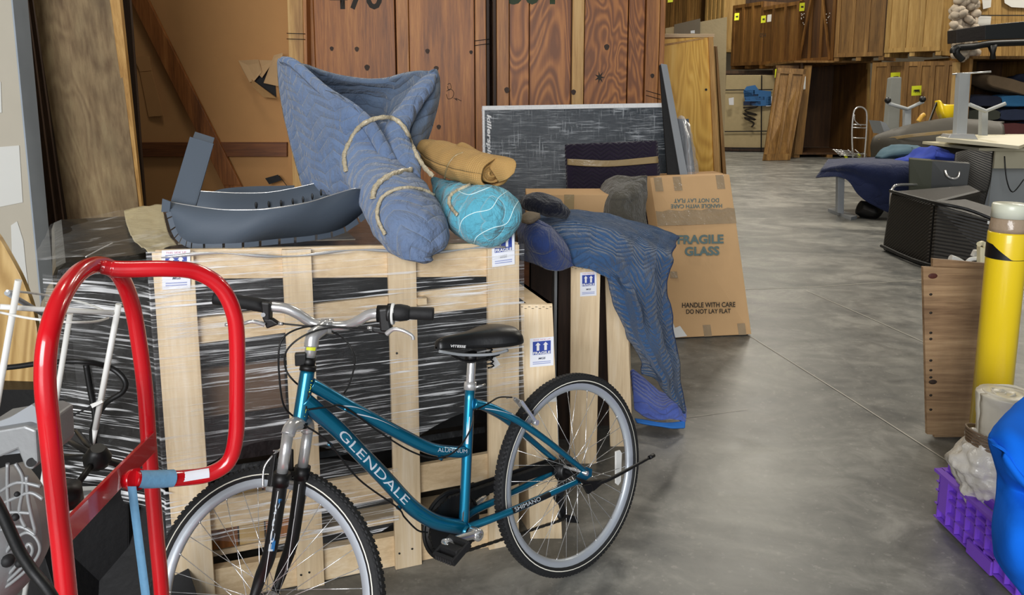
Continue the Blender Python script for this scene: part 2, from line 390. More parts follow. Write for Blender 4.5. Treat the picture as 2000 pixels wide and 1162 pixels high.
# ---------------------------------------------------------------- the building
b = MB(); b.add([(-7, -6, 0), (32, -6, 0), (32, 32, 0), (-7, 32, 0), (-7, -6, -.2), (32, -6, -.2), (32, 32, -.2), (-7, 32, -.2)], [(0,1,2,3), (4,5,6,7), (0,1,5,4), (1,2,6,5), (2,3,7,6), (3,0,4,7)])
FLOOR = struct('floor', b, m_floor)
m_joint = plain('joint_sealant', '#b4b1a6', .6)
def joint(pts, w):
    b = MB(); p = [G(*q) for q in pts]
    for i in range(len(p)-1):
        d = (p[i+1]-p[i]).normalized(); k = V((-d.y, d.x, 0))*w/2; z = V((0, 0, .0025))
        b.add([p[i]-k+z, p[i]+k+z, p[i+1]+k+z, p[i+1]-k+z], [(0, 1, 2, 3)])
    b.build('joint', m_joint, FLOOR)
joint([(1462, 655), (1665, 782), (1872, 915)], .008); joint([(1575, 568), (1700, 622), (1830, 680)], .008)
joint([(1440, 566), (1600, 560), (1830, 545)], .008); joint([(1180, 838), (1460, 800)], .003)
struct('wall_back', MB().box((12.5, 32, 4), (39, .2, 8)), backdrop('#8d8372'))
struct('wall_right', MB().box((32, 13, 4), (.2, 38, 8)), backdrop('#8d8372'))
struct('wall_left', MB().box((-7, 13, 4), (.2, 38, 8)), backdrop('#8d8372'))
struct('ceiling', MB().box((12.5, 13, 8.1), (39, 38, .2)), backdrop('#9a9588'))
# drywall stub at the left edge
p = W(22, 0, 4.0); wx = p.x
b = MB().box((wx-1.2, 4.06, 2.2), (2.4, .12, 4.4)); ST = struct('wall_stub_left', b, m_drywall)
MB().box((wx+.004, 4.06, 2.2), (.008, .124, 4.4)).build('shaded_corner_bead', m_bead, ST)
def flat(pts, t, name, mat, parent, **k):
    q = WP(pts); n = (q[1]-q[0]).cross(q[2]-q[0]).normalized()
    if n.dot(q[0]-CAMP) > 0: n = -n
    return MB().poly(q, t, n).build(name, mat, parent, **k)
flat([(-40, 290, 3.998), (38, 284, 3.998), (45, 395, 3.998), (-40, 412, 3.998)], .003, 'compound_patch', m_mud, ST)
flat([(-40, 140, 3.998), (2, 160, 3.998), (4, 220, 3.998), (-40, 225, 3.998)], .003, 'compound_patch', m_mud, ST)
flat([(22, 440, 3.998), (34, 432, 3.998), (46, 470, 3.998), (52, 530, 3.998), (70, 660, 3.998), (30, 660, 3.998)], .003, 'compound_patch', m_mud, ST)
# ---------------------------------------------------------------- boards leaning at the left
def leaner(name, label, cat, pts, t, mat, group=None):
    return MB().slab(WP(pts), t).build(name, mat, None, label=label, cat=cat, group=group, bevel=.002)
def ext(top, bot, y0, y1, z=0.):
    """edge that runs through two pixels, carried down to the floor"""
    a = W(*top, y0); c = W(*bot, y1); d = c-a; return a, a + d*((z-a.z)/d.z)
def leaner2(name, label, cat, tl, bl, tr, br, yt, yb, t, mat, group=None, up=.5):
    a, a2 = ext(tl, bl, yt, yb, .002); c, c2 = ext(tr, br, yt, yb, .002)
    a = a + (a-a2)*up; c = c + (c-c2)*up
    q = MB().slab([a, c, c2, a2], t); base = V(((a2.x+c2.x)/2, a2.y, 0))
    return q, base
def put(q, base, name, label, cat, mat, group=None):
    r = thing(name, label, cat, base, group); q.build('panel', mat, r, bevel=.002); return r
q, bs = leaner2('x', '', '', (65, 0), (131, 425), (222, 0), (271, 407), 4.35, 4.5, .018, m_weather)
r = put(q, bs, 'plywood_sheet', 'tall weathered grey-brown plywood sheet leaning upright behind the wrapped crate', 'plywood', m_weather)
q, bs = leaner2('x', '', '', (214, 0), (269, 407), (233, 0), (275, 406), 4.345, 4.51, .04, m_goldpost)
q.build('edge_batten', m_goldpost, r, bevel=.003)
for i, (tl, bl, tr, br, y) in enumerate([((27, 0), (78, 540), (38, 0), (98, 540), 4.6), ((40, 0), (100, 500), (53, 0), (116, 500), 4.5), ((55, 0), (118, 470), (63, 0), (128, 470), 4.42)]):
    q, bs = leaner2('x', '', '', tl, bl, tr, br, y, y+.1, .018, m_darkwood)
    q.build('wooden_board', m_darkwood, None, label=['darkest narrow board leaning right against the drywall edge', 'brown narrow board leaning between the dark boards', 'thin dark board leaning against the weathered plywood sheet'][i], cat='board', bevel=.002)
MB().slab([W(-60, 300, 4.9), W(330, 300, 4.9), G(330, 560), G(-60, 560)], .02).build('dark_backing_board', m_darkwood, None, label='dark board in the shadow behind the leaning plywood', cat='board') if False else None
MB().box((-3.35, 5.6, 1.6), (1.3, .03, 3.2)).build('backing_panel', m_darkwood, None, label='dark wooden panel in the shade behind the leaning boards', cat='panel')  # dark panel stands in for the darkness of the gap

# ---------------------------------------------------------------- kraft lined vault front
kv = thing('storage_vault', 'open-sided storage vault lined with brown kraft board and a diagonal brace', 'vault', (-2.6, 6.6, 0))
a = W(236, -60, 6.5); c = W(590, -60, 6.5)
MB().box(((a.x+c.x)/2, 6.55, 1.35), (c.x-a.x, .02, 2.7)).build('kraft_panel', m_kraft, kv)
MB().box(((a.x+c.x)/2, 7.3, 1.35), (c.x-a.x, .03, 2.7)).build('back_panel', m_vault, kv)
MB().slab(WP([(236, 278, 6.5), (560, 278, 6.5), (560, 306, 6.5), (236, 306, 6.5)]), .04).build('rail', m_darkrail, kv, bevel=.003)
MB().slab(WP([(236, 690, 6.5), (560, 690, 6.5), (560, 725, 6.5), (236, 725, 6.5)]), .04).build('rail', m_darkrail, kv, bevel=.003)
MB().slab(WP([(230, -50, 6.47), (264, -50, 6.47), (470, 362, 6.47), (436, 362, 6.47)]), .04).build('brace', m_brace, kv, bevel=.003)
MB().slab(WP([(436, 362, 6.47), (470, 362, 6.47), (600, 622, 6.47), (566, 622, 6.47)]), .04).build('brace', m_brace, kv, bevel=.003)
MB().slab(WP([(559, -60, 6.46), (590, -60, 6.46), (600, 480, 6.46), (575, 480, 6.46)]), .05).build('corner_post', m_goldpost, kv, bevel=.003)
MB().slab(WP([(588, -60, 6.47), (597, -60, 6.47), (606, 480, 6.47), (598, 480, 6.47)]), .6).build('side_panel', m_vaultpost, kv)
for v in (65, 76):
    MB().tube(WP([(560, v, 6.455), (596, v+1, 6.455)]), .003, 6).build('strap_wire', m_blackm, kv)
# torn flap in the kraft board
flat([(466, 118, 6.49), (505, 116, 6.44), (512, 140, 6.47), (497, 158, 6.49), (488, 160, 6.5), (474, 136, 6.5)], .004, 'torn_flap', m_card, kv)
flat([(507, 117, 6.46), (535, 118, 6.45), (512, 152, 6.49), (497, 137, 6.49)], .004, 'torn_flap', m_card, kv)
flat([(535, 108, 6.42), (552, 103, 6.42), (552, 170, 6.47), (515, 162, 6.49)], .004, 'torn_flap', m_card, kv)
flat([(492, 155, 6.49), (540, 192, 6.42), (515, 190, 6.45), (492, 168, 6.49)], .004, 'torn_flap', m_card2, kv)
flat([(497, 137, 6.537), (512, 152, 6.537), (535, 116, 6.537), (540, 190, 6.537), (495, 158, 6.537)], .002, 'torn_gap', m_blackm, kv)
flat([(262, 112, 6.53), (292, 109, 6.52), (297, 138, 6.52), (274, 140, 6.53)], .006, 'cut_tab', m_kraft, kv)
flat([(274, 141, 6.53), (297, 139, 6.51), (320, 226, 6.51), (291, 228, 6.53)], .006, 'cut_tab', m_kraft, kv)
flat([(518, 348, 6.45), (543, 341, 6.45), (550, 352, 6.45), (526, 360, 6.45)], .004, 'black_flag', m_blackm, kv)
MB().tube(WP([(545, 343, 6.45), (572, 378, 6.45)]), .003, 5).build('flag_stem', m_blackm, kv)

# ---------------------------------------------------------------- the two big brown vaults
def knot(parent, u, v, y, r):
    c0 = W(u, v, y); pts = [c0 + V((math.cos(a)*r*(1+.15*math.sin(3*a)), 0, math.sin(a)*r*1.15)) for a in [i*math.pi/6 for i in range(12)]]
    MB().poly(pts, .004, (0, -1, 0)).build('knot', m_darkwood, parent)
def bigvault(label, u0, u1, members, y, H=3.05):
    """members: (u left, u right, depth proud, material, name)"""
    x0 = W(u0, 0, y).x; x1 = W(u1, 0, y).x
    r = thing('storage_vault', label, 'vault', ((x0+x1)/2, y+.8, 0))
    for (a, c, d, m, nm) in members:
        xa = W(a, 60, y-d).x; xc = W(c, 60, y-d).x
        MB().box(((xa+xc)/2, y-d+.03, H/2+.06), (xc-xa, .06, H-.12)).build(nm, m, r, bevel=.004)
    MB().box(((x0+x1)/2, y+.85, H/2+.06), (x1-x0-.02, 1.5, H-.12)).build('body', m_vault, r)
    MB().box(((x0+x1)/2, y+.8, .04), (x1-x0, 1.6, .08)).build('skid', m_vaultpost, r)
    return r
YV = 6.62
v470 = bigvault('brown plywood storage vault stencilled 470, behind the blue quilted bundle', 603, 956,
    [(604, 613, .02, m_vaultpost, 'corner_post'), (614, 771, 0, m_vault, 'panel'), (774, 798, .004, m_vaultpost, 'batten'), (799, 926, 0, m_vault, 'panel'), (928, 949, .035, m_vaultpost, 'corner_post'), (950, 956, .02, m_darkwood, 'edge_strip')], YV)
v504 = bigvault('brown figured plywood storage vault stencilled 504, behind the table half', 963, 1299,
    [(963, 969, .02, m_darkwood, 'edge_strip'), (970, 994, .035, m_vaultpost, 'corner_post'), (995, 1033, 0, m_vaultfig, 'panel'), (1034.5, 1115, 0, m_vaultfig, 'panel'), (1118, 1141, .035, m_goldpost, 'batten'), (1142, 1226, 0, m_vaultfig, 'panel'), (1228, 1259, 0, m_vaultfig, 'panel'), (1262, 1288, .03, m_vaultpost, 'corner_post'), (1289, 1299, .02, m_vaultpost, 'edge_strip')], YV)
for k in [(648, 95, .016), (697, 96, .018), (717, 132, .022), (835, 100, .018), (852, 134, .02), (857, 248, .018), (920, 102, .014)]: knot(v470, k[0], k[1], YV-.001, k[2])
for k in [(1185, 92, .022), (1120, 180, .02), (990, 176, .022), (1274, 148, .016)]: knot(v504, k[0], k[1], YV-.04 if k[0] != 1185 else YV-.001, k[2])
text('470', m_stencil, v470, W(645, 19, YV), V((.44, 0, 0)), V((0, 0, .24)), bold=.02)
text('504', m_greenst, v504, W(991, 9, YV-.001), V((.42, 0, 0)), V((0, 0, .24)), bold=.03)
# a hand-drawn doodle and a splat of ink
for pts in ([(874, 165), (879, 163), (881, 172), (876, 176), (874, 168)], [(872, 178), (880, 174), (886, 180), (884, 190), (875, 193), (872, 184)], [(886, 191), (893, 196), (890, 192), (901, 197)]):
    MB().tube(cr([W(u, v, YV-.002) for u, v in pts], 4), .0022, 5).build('pen_doodle', m_stencil, v470)
st = []
for i in range(14):
    a = i*math.pi/7; rr = .055 if i % 2 == 0 else .02
    st.append(W(1171, 151, YV-.001) + V((math.cos(a)*rr*.8, 0, math.sin(a)*rr)))
MB().poly(st, .002, (0, -1, 0)).build('ink_splat', m_stencil, v504)
for vv, r_ in ((80, v470), (177, v504)):
    u0, u1 = (926, 957) if r_ is v470 else (1262, 1290)
    for dv in (0, 9): MB().tube(WP([(u0, vv+dv, YV-.04), (u1, vv+dv+(-4 if r_ is v470 else 8), YV-.04)]), .003, 5).build('strap_wire', m_blackm, r_)

# ---------------------------------------------------------------- table half
def slabthing(name, label, cat, pts, t, mat, bevel=.003, part='board'):
    q = WP(pts); base = (q[2]+q[3])/2
    r = thing(name, label, cat, (base.x, base.y, min(q[2].z, q[3].z))); MB().slab(q, t).build(part, mat, r, bevel=bevel); return r
m_tt = plain('slate_table_top', '#1c262f', .45, 0, .03, 30, spec=.3)
def down(u, v, ytop, y, v2=None): return G(u, v)
tl, tr = W(942, 207, 6.25), W(1303, 201, 6.25); bl = V((tl.x+.02, 5.95, .02)); br = V((tr.x+.03, 5.95, .02))
tt = thing('table_tennis_half', 'dark slate table tennis half with white border standing wrapped before the vaults', 'table', ((bl.x+br.x)/2, 5.95, 0))
MB().slab([tl, tr, br, bl], .022).build('table_top', m_tt, tt, bevel=.002)
def ttp(a, b, lift=.0): return tl + (tr-tl)*a + (bl-tl)*b + V((0, -1, .05))*lift
MB().slab([ttp(0, 0, .002), ttp(1, 0, .002), ttp(1, .022, .002), ttp(0, .022, .002)], .002).build('border_line', m_wlet, tt)
MB().slab([ttp(0, .022, .002), ttp(.012, .022, .002), ttp(.012, 1, .002), ttp(0, 1, .002)], .002).build('border_line', m_wlet, tt)
text('killerspin', m_wlet, tt, ttp(.018, .045, .004), ttp(.018, .27, 0)-ttp(.018, .045, 0), ttp(.048, .045, 0)-ttp(.018, .045, 0), shear=.2, bold=.03)
g = [[ttp(i/30*1.01-.004, j/24, .006+.012*abs(noise.noise(V((i*.5, j*.6, 3))))) for i in range(31)] for j in range(25)]
MB().grid(g).build('stretch_film', m_filmtable, tt)
MB().grid([[q+V((0, -.012, 0)) for q in r] for r in g]).build('stretch_film', m_filmvert, tt)
wp = slabthing('blanket_parcel', 'plum quilted blanket wrapped around a flat panel with a tape strip', 'blanket',
    [(1104, 281, 5.55), (1283, 274, 5.55), (1293, 470, 5.45), (1112, 480, 5.45)], .10, m_qplum, .02, 'panel')
g = patch([[(1103, 283, 5.56), (1150, 280, 5.53), (1220, 278, 5.53), (1284, 274, 5.56)], [(1106, 345, 5.54), (1150, 345, 5.5), (1220, 345, 5.5), (1288, 338, 5.54)], [(1112, 480, 5.46), (1160, 480, 5.42), (1230, 478, 5.42), (1294, 470, 5.46)]], 8, .008, 9)
MB().grid(g).build('quilted_cover', m_qplum, wp, solid=.015)
g = patch([[(1108, 310, 5.5), (1150, 312, 5.47), (1200, 313, 5.47), (1285, 305, 5.5)], [(1108, 322, 5.5), (1150, 325, 5.47), (1200, 325, 5.47), (1286, 318, 5.5)]], 6, .002, 30)
MB().grid(g).build('tape_strip', m_tape, wp, solid=.003)
# grey blanket, box behind the quilt
bx = W(1060, 380, 4.6); bx2 = W(1163, 378, 4.6)
cb = thing('cardboard_box', 'plain cardboard box standing just behind the dark blue quilt', 'box', ((bx.x+bx2.x)/2, 4.7, 0))
MB().box(((bx.x+bx2.x)/2, 4.75, bx.z/2), (bx2.x-bx.x+.2, .3, bx.z)).build('carton', m_card, cb, bevel=.004)
MB().box(((bx.x+bx2.x)/2, 4.597, bx.z-.07), (.06, .006, .14)).build('tape_strip', m_tape, cb)
g = patch([[(1185, 352, 4.9), (1205, 345, 4.85), (1235, 347, 4.8), (1262, 343, 4.8)], [(1170, 385, 4.8), (1195, 378, 4.6), (1235, 376, 4.6), (1262, 370, 4.8)], [(1165, 425, 4.75), (1190, 425, 4.55), (1230, 430, 4.55), (1262, 440, 4.75)], [(1165, 520, 4.8), (1190, 520, 4.6), (1230, 520, 4.6), (1262, 520, 4.8)]], 7, .035, 8)
MB().grid(g).build('moving_blanket', m_blanketgrey, None, label='dusty charcoal moving blanket slumped beside the cardboard carton', cat='blanket', solid=.015)
# black slat panel and wrapped thing
sp_ = slabthing('leaning_screen', 'black panel with a grey edge leaning beside the table half', 'panel', [(1288, 126, 6.1), (1294, 126, 6.1), (1342, 345, 5.7), (1304, 345, 5.7)], .03, m_blackm)
MB().slab(WP([(1291, 124, 6.08), (1303, 126, 6.08), (1345, 350, 5.66), (1330, 350, 5.66)]), .012).build('grey_edge', m_grey, sp_, bevel=.002)
for o_ in (sp_,):
    pass
g = patch([[(1318, 235, 6.0), (1332, 225, 5.9), (1345, 240, 6.0)], [(1325, 280, 5.9), (1345, 275, 5.75), (1357, 290, 5.9)], [(1330, 345, 5.8), (1350, 345, 5.65), (1366, 345, 5.8)]], 7, .02, 14)
m_silverwrap = film('bunched_film', .35, .6, (9, 9, 14), (.75, .78, .82), .7, .3)
wb = thing('wrapped_bundle', 'film-wrapped dark bundle glinting beside the yellow oak cabinet', 'bundle', (W(1345, 345, 5.9).x, 5.95, 0))
q = WP([(1316, 232, 6.05), (1345, 232, 6.05), (1368, 345, 5.8), (1328, 345, 5.8)]); MB().slab([q[0], q[1], V((q[2].x+.1, 5.7, 0)), V((q[3].x, 5.7, 0))], .08).build('core', m_slate, wb)
MB().grid(g).build('stretch_film', m_silverwrap, wb)

# ---------------------------------------------------------------- oak cabinet and boards
yc = 7.6
oc = thing('oak_cabinet', 'yellow oak cabinet standing on end with a pale top edge', 'cabinet', (W(1345, 300, yc).x, yc+.4, 0))
A = [W(1270, 78, yc), W(1385, 72, yc), W(1388, 330, yc), W(1270, 330, yc)]
def dropz(p, z=0.): return V((p.x, p.y, z))
MB().slab([A[0], A[1], dropz(V((W(1400, 500, yc).x, yc, 0))), dropz(A[3])], .03).build('side_panel', m_oak, oc)
MB().slab(WP([(1285, 66, yc-.02), (1396, 66, yc-.02), (1396, 73, yc-.02), (1285, 73, yc-.02)]), .5).build('top_edge', m_pine_h, oc, bevel=.003)
MB().slab(WP([(1285, 88, yc-.012), (1375, 73, yc-.012), (1375, 76, yc-.012), (1285, 92, yc-.012)]), .012).build('moulding', m_goldpost, oc)
MB().slab([W(1384, 72, yc-.03), W(1393, 72, yc-.03), V((W(1413, 500, yc).x, yc-.03, 0)), V((W(1401, 500, yc).x, yc-.03, 0))], .05).build('corner_stile', m_goldpost, oc)
MB().cyl(W(1379, 175, yc-.02), W(1379, 175, yc+.01), .012).build('keyhole', m_blackm, oc)
MB().slab(WP([(1349, 60, yc-.03), (1357, 59, yc-.03), (1357, 65, yc-.03), (1349, 65, yc-.03)]), .002).build('paper_tag', m_white, oc)
for i, (u0, u1, b0, b1, m, lb) in enumerate([(1393, 1396, 1405, 1409, m_farlight, 'pale thin board leaning against the oak cabinet side'), (1397, 1401, 1412, 1419, m_far, 'outermost brown board leaning against the pale board')]):
    a = W(u0, 90, yc+.1); c = W(u1, 90, yc+.1); d0 = W(b1, 340, yc+.2); e0 = W(b0, 340, yc+.2)
    kd = (0-a.z)/(d0.z-a.z)
    MB().slab([a, c, c+(d0-c)*kd, a+(e0-a)*kd], .5 if i else .45).build('leaning_board', m, None, label=lb, cat='board', bevel=.003)
MB().slab([W(1300, 55, 9.5), W(1420, 33, 9.5), V((W(1424, 140, 9.5).x, 9.5, .002)), V((W(1310, 140, 9.5).x, 9.5, .002))], .01).build('corrugated_sheet', m_greycard, None, label='grey-tan corrugated sheet standing behind the oak cabinet', cat='cardboard')
MB().slab([W(1317, 48, 9.47), W(1368, 36, 9.47), V((W(1368, 140, 9.47).x, 9.47, .002)), V((W(1317, 140, 9.47).x, 9.47, .002))], .008).build('corrugated_strip', plain('darker_card', '#7c7260', .9), None, label='darker grey cardboard strip against the corrugated sheet', cat='cardboard')

# ---------------------------------------------------------------- far rows of vaults
m_fardark2 = wood('brown_far_plywood', ('#4c3115', '#6f4c22', '#88622f'), 'z', .6, .55, 0, .03)
def label_sheet(parent, u, v, w, h, y, mat=None, name='yellow_label'):
    q = WP([(u, v, y), (u+w, v-1, y), (u+w-1, v+h, y), (u-1, v+h+1, y)]); o = MB().slab(q, .004).build(name, mat or m_ylabel, parent)
    if mat is None:
        MB().slab(WP([(u+w*.25, v+h*.4, y-.006), (u+w*.75, v+h*.4-.5, y-.006), (u+w*.75, v+h*.6, y-.006), (u+w*.25, v+h*.6, y-.006)]), .003).build('print', m_stencil, o)
def farvault(label, u0, y0, u1, y1, z0, z1, mat, posts=4, side=None, grp=None, brace=False, stile=None, depth=.9):
    """front face from (u0 at distance y0) to (u1 at y1)"""
    vz = 200; a = W(u0, vz, y0); c = W(u1, vz, y1); a.z = c.z = z0; ex = (c-a); L = ex.length; ex.normalize(); n = V((-ex.y, ex.x, 0))
    if n.y < 0: n = -n
    r = thing('storage_vault', label, 'vault', (a+c)/2 + n*depth/2, grp)
    Z = V((0, 0, 1)); H = z1-z0
    def fb(s0, s1, h0, h1, d, t, m, nm):
        p = [a+ex*s0+Z*h1-n*d, a+ex*s1+Z*h1-n*d, a+ex*s1+Z*h0-n*d, a+ex*s0+Z*h0-n*d]; return MB().hexa(p+[q+n*t for q in p]).build(nm, m, r)
    fb(0, L, .1, H, 0, depth, mat, 'body')
    for i in range(posts):
        s0 = i*(L-.1)/(posts-1) if posts > 1 else 0; fb(s0, s0+.1, .1, H, .03, .03, stile or mat, 'stile')
    fb(.1, L-.1, .1, .2, .028, .028, stile or mat, 'rail'); fb(.1, L-.1, H-.1, H, .028, .028, stile or mat, 'rail')
    for s0 in (0, L/2-.05, L-.1): fb(s0, s0+.12, 0, .1, 0, depth, stile or mat, 'skid')
    if brace:
        p0 = a+ex*(L*.45)+Z*H-n*.05; MB().bar(p0, a+ex*(L*.08)+Z*.12-n*.05, .07, .04, n).build('brace', m_fardark2, r)
        p0 = a+ex*(L*.55)+Z*H-n*.05; MB().bar(p0, a+ex*(L*.95)+Z*.12-n*.05, .07, .04, n).build('brace', m_fardark2, r)
    return r
fv = farvault('far upper vault just left of the corrugated sheet top, yellow label above', 1290, 28, 1357, 27, 2.9, 5.2, m_far, 5)
label_sheet(fv, 1305, -10, 10, 14, 26.9)
farvault('far upper vault of pale vertical boards above the corrugated sheet', 1372, 26.6, 1408, 25.8, 3.0, 5.2, m_farlight, 5)
farvault('far upper vault partly behind the labelled dark vaults', 1409, 27.5, 1560, 27.2, 3.9, 6, m_fardark, 4)
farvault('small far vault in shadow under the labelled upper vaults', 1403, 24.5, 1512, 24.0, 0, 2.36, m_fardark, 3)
v1 = farvault('far brown upper vault with one yellow label at its left', 1425, 24.6, 1484, 23.4, 2.4, 4.35, m_fardark2, 4, stile=m_fardark2); label_sheet(v1, 1435, 26, 9, 13, 24.1)
v2 = farvault('far brown upper vault with a yellow and a white label side by side', 1480, 23.2, 1552, 21.6, 2.38, 4.15, m_fardark2, 4, stile=m_fardark2); label_sheet(v2, 1487, 31, 9, 13, 22.7); label_sheet(v2, 1499, 29, 8, 13, 22.5, m_white, 'white_label')
text('054', m_stencil, v2, W(1484, 73, 22.75), V((.18, 0, 0)), V((0, 0, .12)))
v3 = farvault('dark X-braced far upper vault speckled with torn paper', 1553, 21.8, 1622, 20.4, 2.4, 4.8, m_fardark, 4, stile=m_fardark2, brace=True, depth=.4); label_sheet(v3, 1562, 6, 10, 15, 21.1)
for i in range(16):
    u = 1564+random.random()*9 if i < 9 else 1612+random.random()*8; v = 24+random.random()*24
    MB().slab(WP([(u, v, 21.0 if i < 9 else 20.3), (u+1.6, v, 21.0 if i < 9 else 20.3), (u+1.3, v+1.7, 21.0 if i < 9 else 20.3), (u, v+1.5, 21.0 if i < 9 else 20.3)]), .004).build('paper_scrap', m_white, v3)
farvault('far upper vault of knotty brown boards right of the X-braced one', 1624, 19.8, 1718, 19.0, 2.45, 4.8, m_far, 4)
v5 = farvault('broad pale far upper vault in the middle of the upper row', 1721, 18.6, 1828, 17.6, 2.5, 4.8, m_farlight, 4, stile=m_farlight)
farvault('narrow end of a far upper vault next to the pebble-filled bag', 1829, 17.8, 1858, 18.6, 2.5, 4.8, m_far, 2, depth=.12)
# lower row
bg_ = thing('strapped_carton', 'tall strapped bulk carton with a blue print and black scrawl, far back', 'box', (W(1460, 290, 22.2).x, 22.6, 0))
a = W(1412, 294, 22.2); c = W(1508, 296, 21.9); zt = W(1412, 147, 22.2).z
MB().slab([V((a.x, 22.2, zt)), V((c.x, 21.9, zt)), V((c.x, 21.9, .06)), V((a.x, 22.2, .06))], 1.2).build('carton', m_greycard, bg_, bevel=.01)
def gs(pts, m, nm, t=.01, y=22.0): MB().poly([W(u, v, 21.8) for u, v in pts], .006, (0, -1, 0)).build(nm, m, bg_)
m_bpr = plain('blue_print', '#3f77b4', .7)
gs([(1452, 178), (1458, 169), (1475, 166), (1482, 176), (1506, 178), (1506, 206), (1486, 207), (1456, 205)], m_bpr, 'blue_print')
for q in ([(1453, 176), (1474, 176), (1474, 184), (1481, 184), (1481, 188), (1453, 189)], [(1455, 190), (1493, 189), (1493, 195), (1455, 195)], [(1452, 198), (1486, 198), (1486, 205), (1452, 206)]): gs([(u, v) for u, v in q], m_darkink, 'dark_print')
gs([(1496, 189), (1508, 188), (1508, 207), (1496, 208)], m_paper, 'white_label'); gs([(1423, 192), (1433, 190), (1433, 205), (1424, 205)], m_paper, 'white_label')
MB().tube(cr([W(u, v, 21.75) for u, v in [(1452, 210), (1480, 208), (1455, 216), (1478, 224), (1452, 222), (1476, 234), (1454, 230), (1472, 240), (1468, 248)]], 5), .025, 5).build('scrawl', m_stencil, bg_)
for v in (175, 256, 289): MB().slab(WP([(1411, v, 22.1), (1509, v-1, 21.8), (1509, v+1, 21.8), (1411, v+2, 22.1)]), .02).build('strap', m_blackm, bg_)
for u in (1487,): MB().slab(WP([(u, 147, 21.85), (u+2, 147, 21.85), (u+1, 295, 21.85), (u-1, 295, 21.85)]), .02).build('strap', m_blackm, bg_)
MB().slab([V((a.x-.05, 22.1, .12)), V((c.x, 21.8, .12)), V((c.x, 21.8, .02)), V((a.x-.05, 22.1, .02))], 1.2).build('skid', m_darkwood, bg_)
# leaning lid
ld = thing('vault_lid', 'orange-brown framed vault door leaning against the open vault', 'door', G(1515, 308))
LQ = [W(1518, 133, 19.55), W(1574, 136, 19.45), G(1542, 313), V((W(1490, 305, 19.0).x, 19.0, .0))]
MB().slab(LQ, .05).build('panel', m_vaultfig if False else m_far, ld)
def lq(a, b): return LQ[0]*(1-a)*(1-b) + LQ[1]*a*(1-b) + LQ[2]*a*b + LQ[3]*(1-a)*b + V((0, -.04, .01))
for (a0, b0, a1, b1) in ((0, 0, 1, .06), (0, .93, 1, 1), (0, 0, .12, 1), (.42, 0, .56, 1), (.9, 0, 1, 1)) :
    MB().slab([lq(a0, b0), lq(a1, b0), lq(a1, b1), lq(a0, b1)], .04).build('batten', m_far, ld)
label_sheet(ld, 1529, 144, 11, 15, 20.0)
# open vault
ov = thing('open_vault', 'empty open-fronted vault with a dark interior behind the leaning door', 'vault', (W(1630, 300, 20).x, 20.6, 0))
yo = 20.0
x0, x1 = W(1562, 200, yo).x, W(1692, 200, yo).x; zt = 2.42
MB().box(((x0+x1)/2, yo+2.1, zt/2+.08), (x1-x0, .04, zt-.1)).build('back_panel', m_fardark, ov)  # interior shade put into darker plywood, right wall less dark
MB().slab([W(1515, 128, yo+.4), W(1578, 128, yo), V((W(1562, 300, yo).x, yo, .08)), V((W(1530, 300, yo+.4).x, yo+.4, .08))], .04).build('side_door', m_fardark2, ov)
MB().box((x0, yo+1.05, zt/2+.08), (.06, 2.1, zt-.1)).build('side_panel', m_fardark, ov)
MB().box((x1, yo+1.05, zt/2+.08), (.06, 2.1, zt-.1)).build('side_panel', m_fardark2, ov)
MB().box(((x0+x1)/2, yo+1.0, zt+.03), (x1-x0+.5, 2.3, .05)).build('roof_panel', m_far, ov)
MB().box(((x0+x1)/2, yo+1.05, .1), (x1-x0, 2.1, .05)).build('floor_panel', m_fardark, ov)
MB().slab([W(1572, 128, yo-.04), W(1586, 128, yo-.04), V((W(1566, 300, yo).x, yo-.04, .08)), V((W(1550, 300, yo).x, yo-.04, .08))], .1).build('corner_post', m_far, ov)
MB().slab([W(1696, 119, yo-.04), W(1700, 119, yo-.04), V((W(1696, 300, yo).x, yo-.04, .08)), V((W(1690, 300, yo).x, yo-.04, .08))], .1).build('corner_post', m_farlight, ov)
for x in (x0, (x0+x1)/2, x1): MB().box((x, yo+1, .04), (.15, 2.0, .08)).build('skid', m_far, ov)
label_sheet(ov, 1514, 135, 9, 16, yo+.3); label_sheet(ov, 1570, 150, 4, 24, yo-.08, m_white, 'door_handle')
v7 = farvault('lower far vault with a large yellow label behind the grey rolled foam', 1700, 19.2, 1765, 18.6, 0, 2.4, m_far, 3, stile=m_far); label_sheet(v7, 1740, 142, 20, 18, 18.7)
v8 = farvault('lower far vault with a square yellow label numbered 1508', 1762, 18.3, 1876, 17.4, 0, 2.38, m_far, 5, stile=m_far); label_sheet(v8, 1781, 168, 19, 18, 17.9); text('1508', m_stencil, v8, W(1784, 181, 17.88), V((.15, 0, 0)), V((0, 0, .07)))
MB().slab(WP([(1860, 122, 17.3), (1876, 121, 17.2), (1868, 300, 17.2), (1850, 300, 17.3)]), .05).build('door_edge', m_farlight, v8)
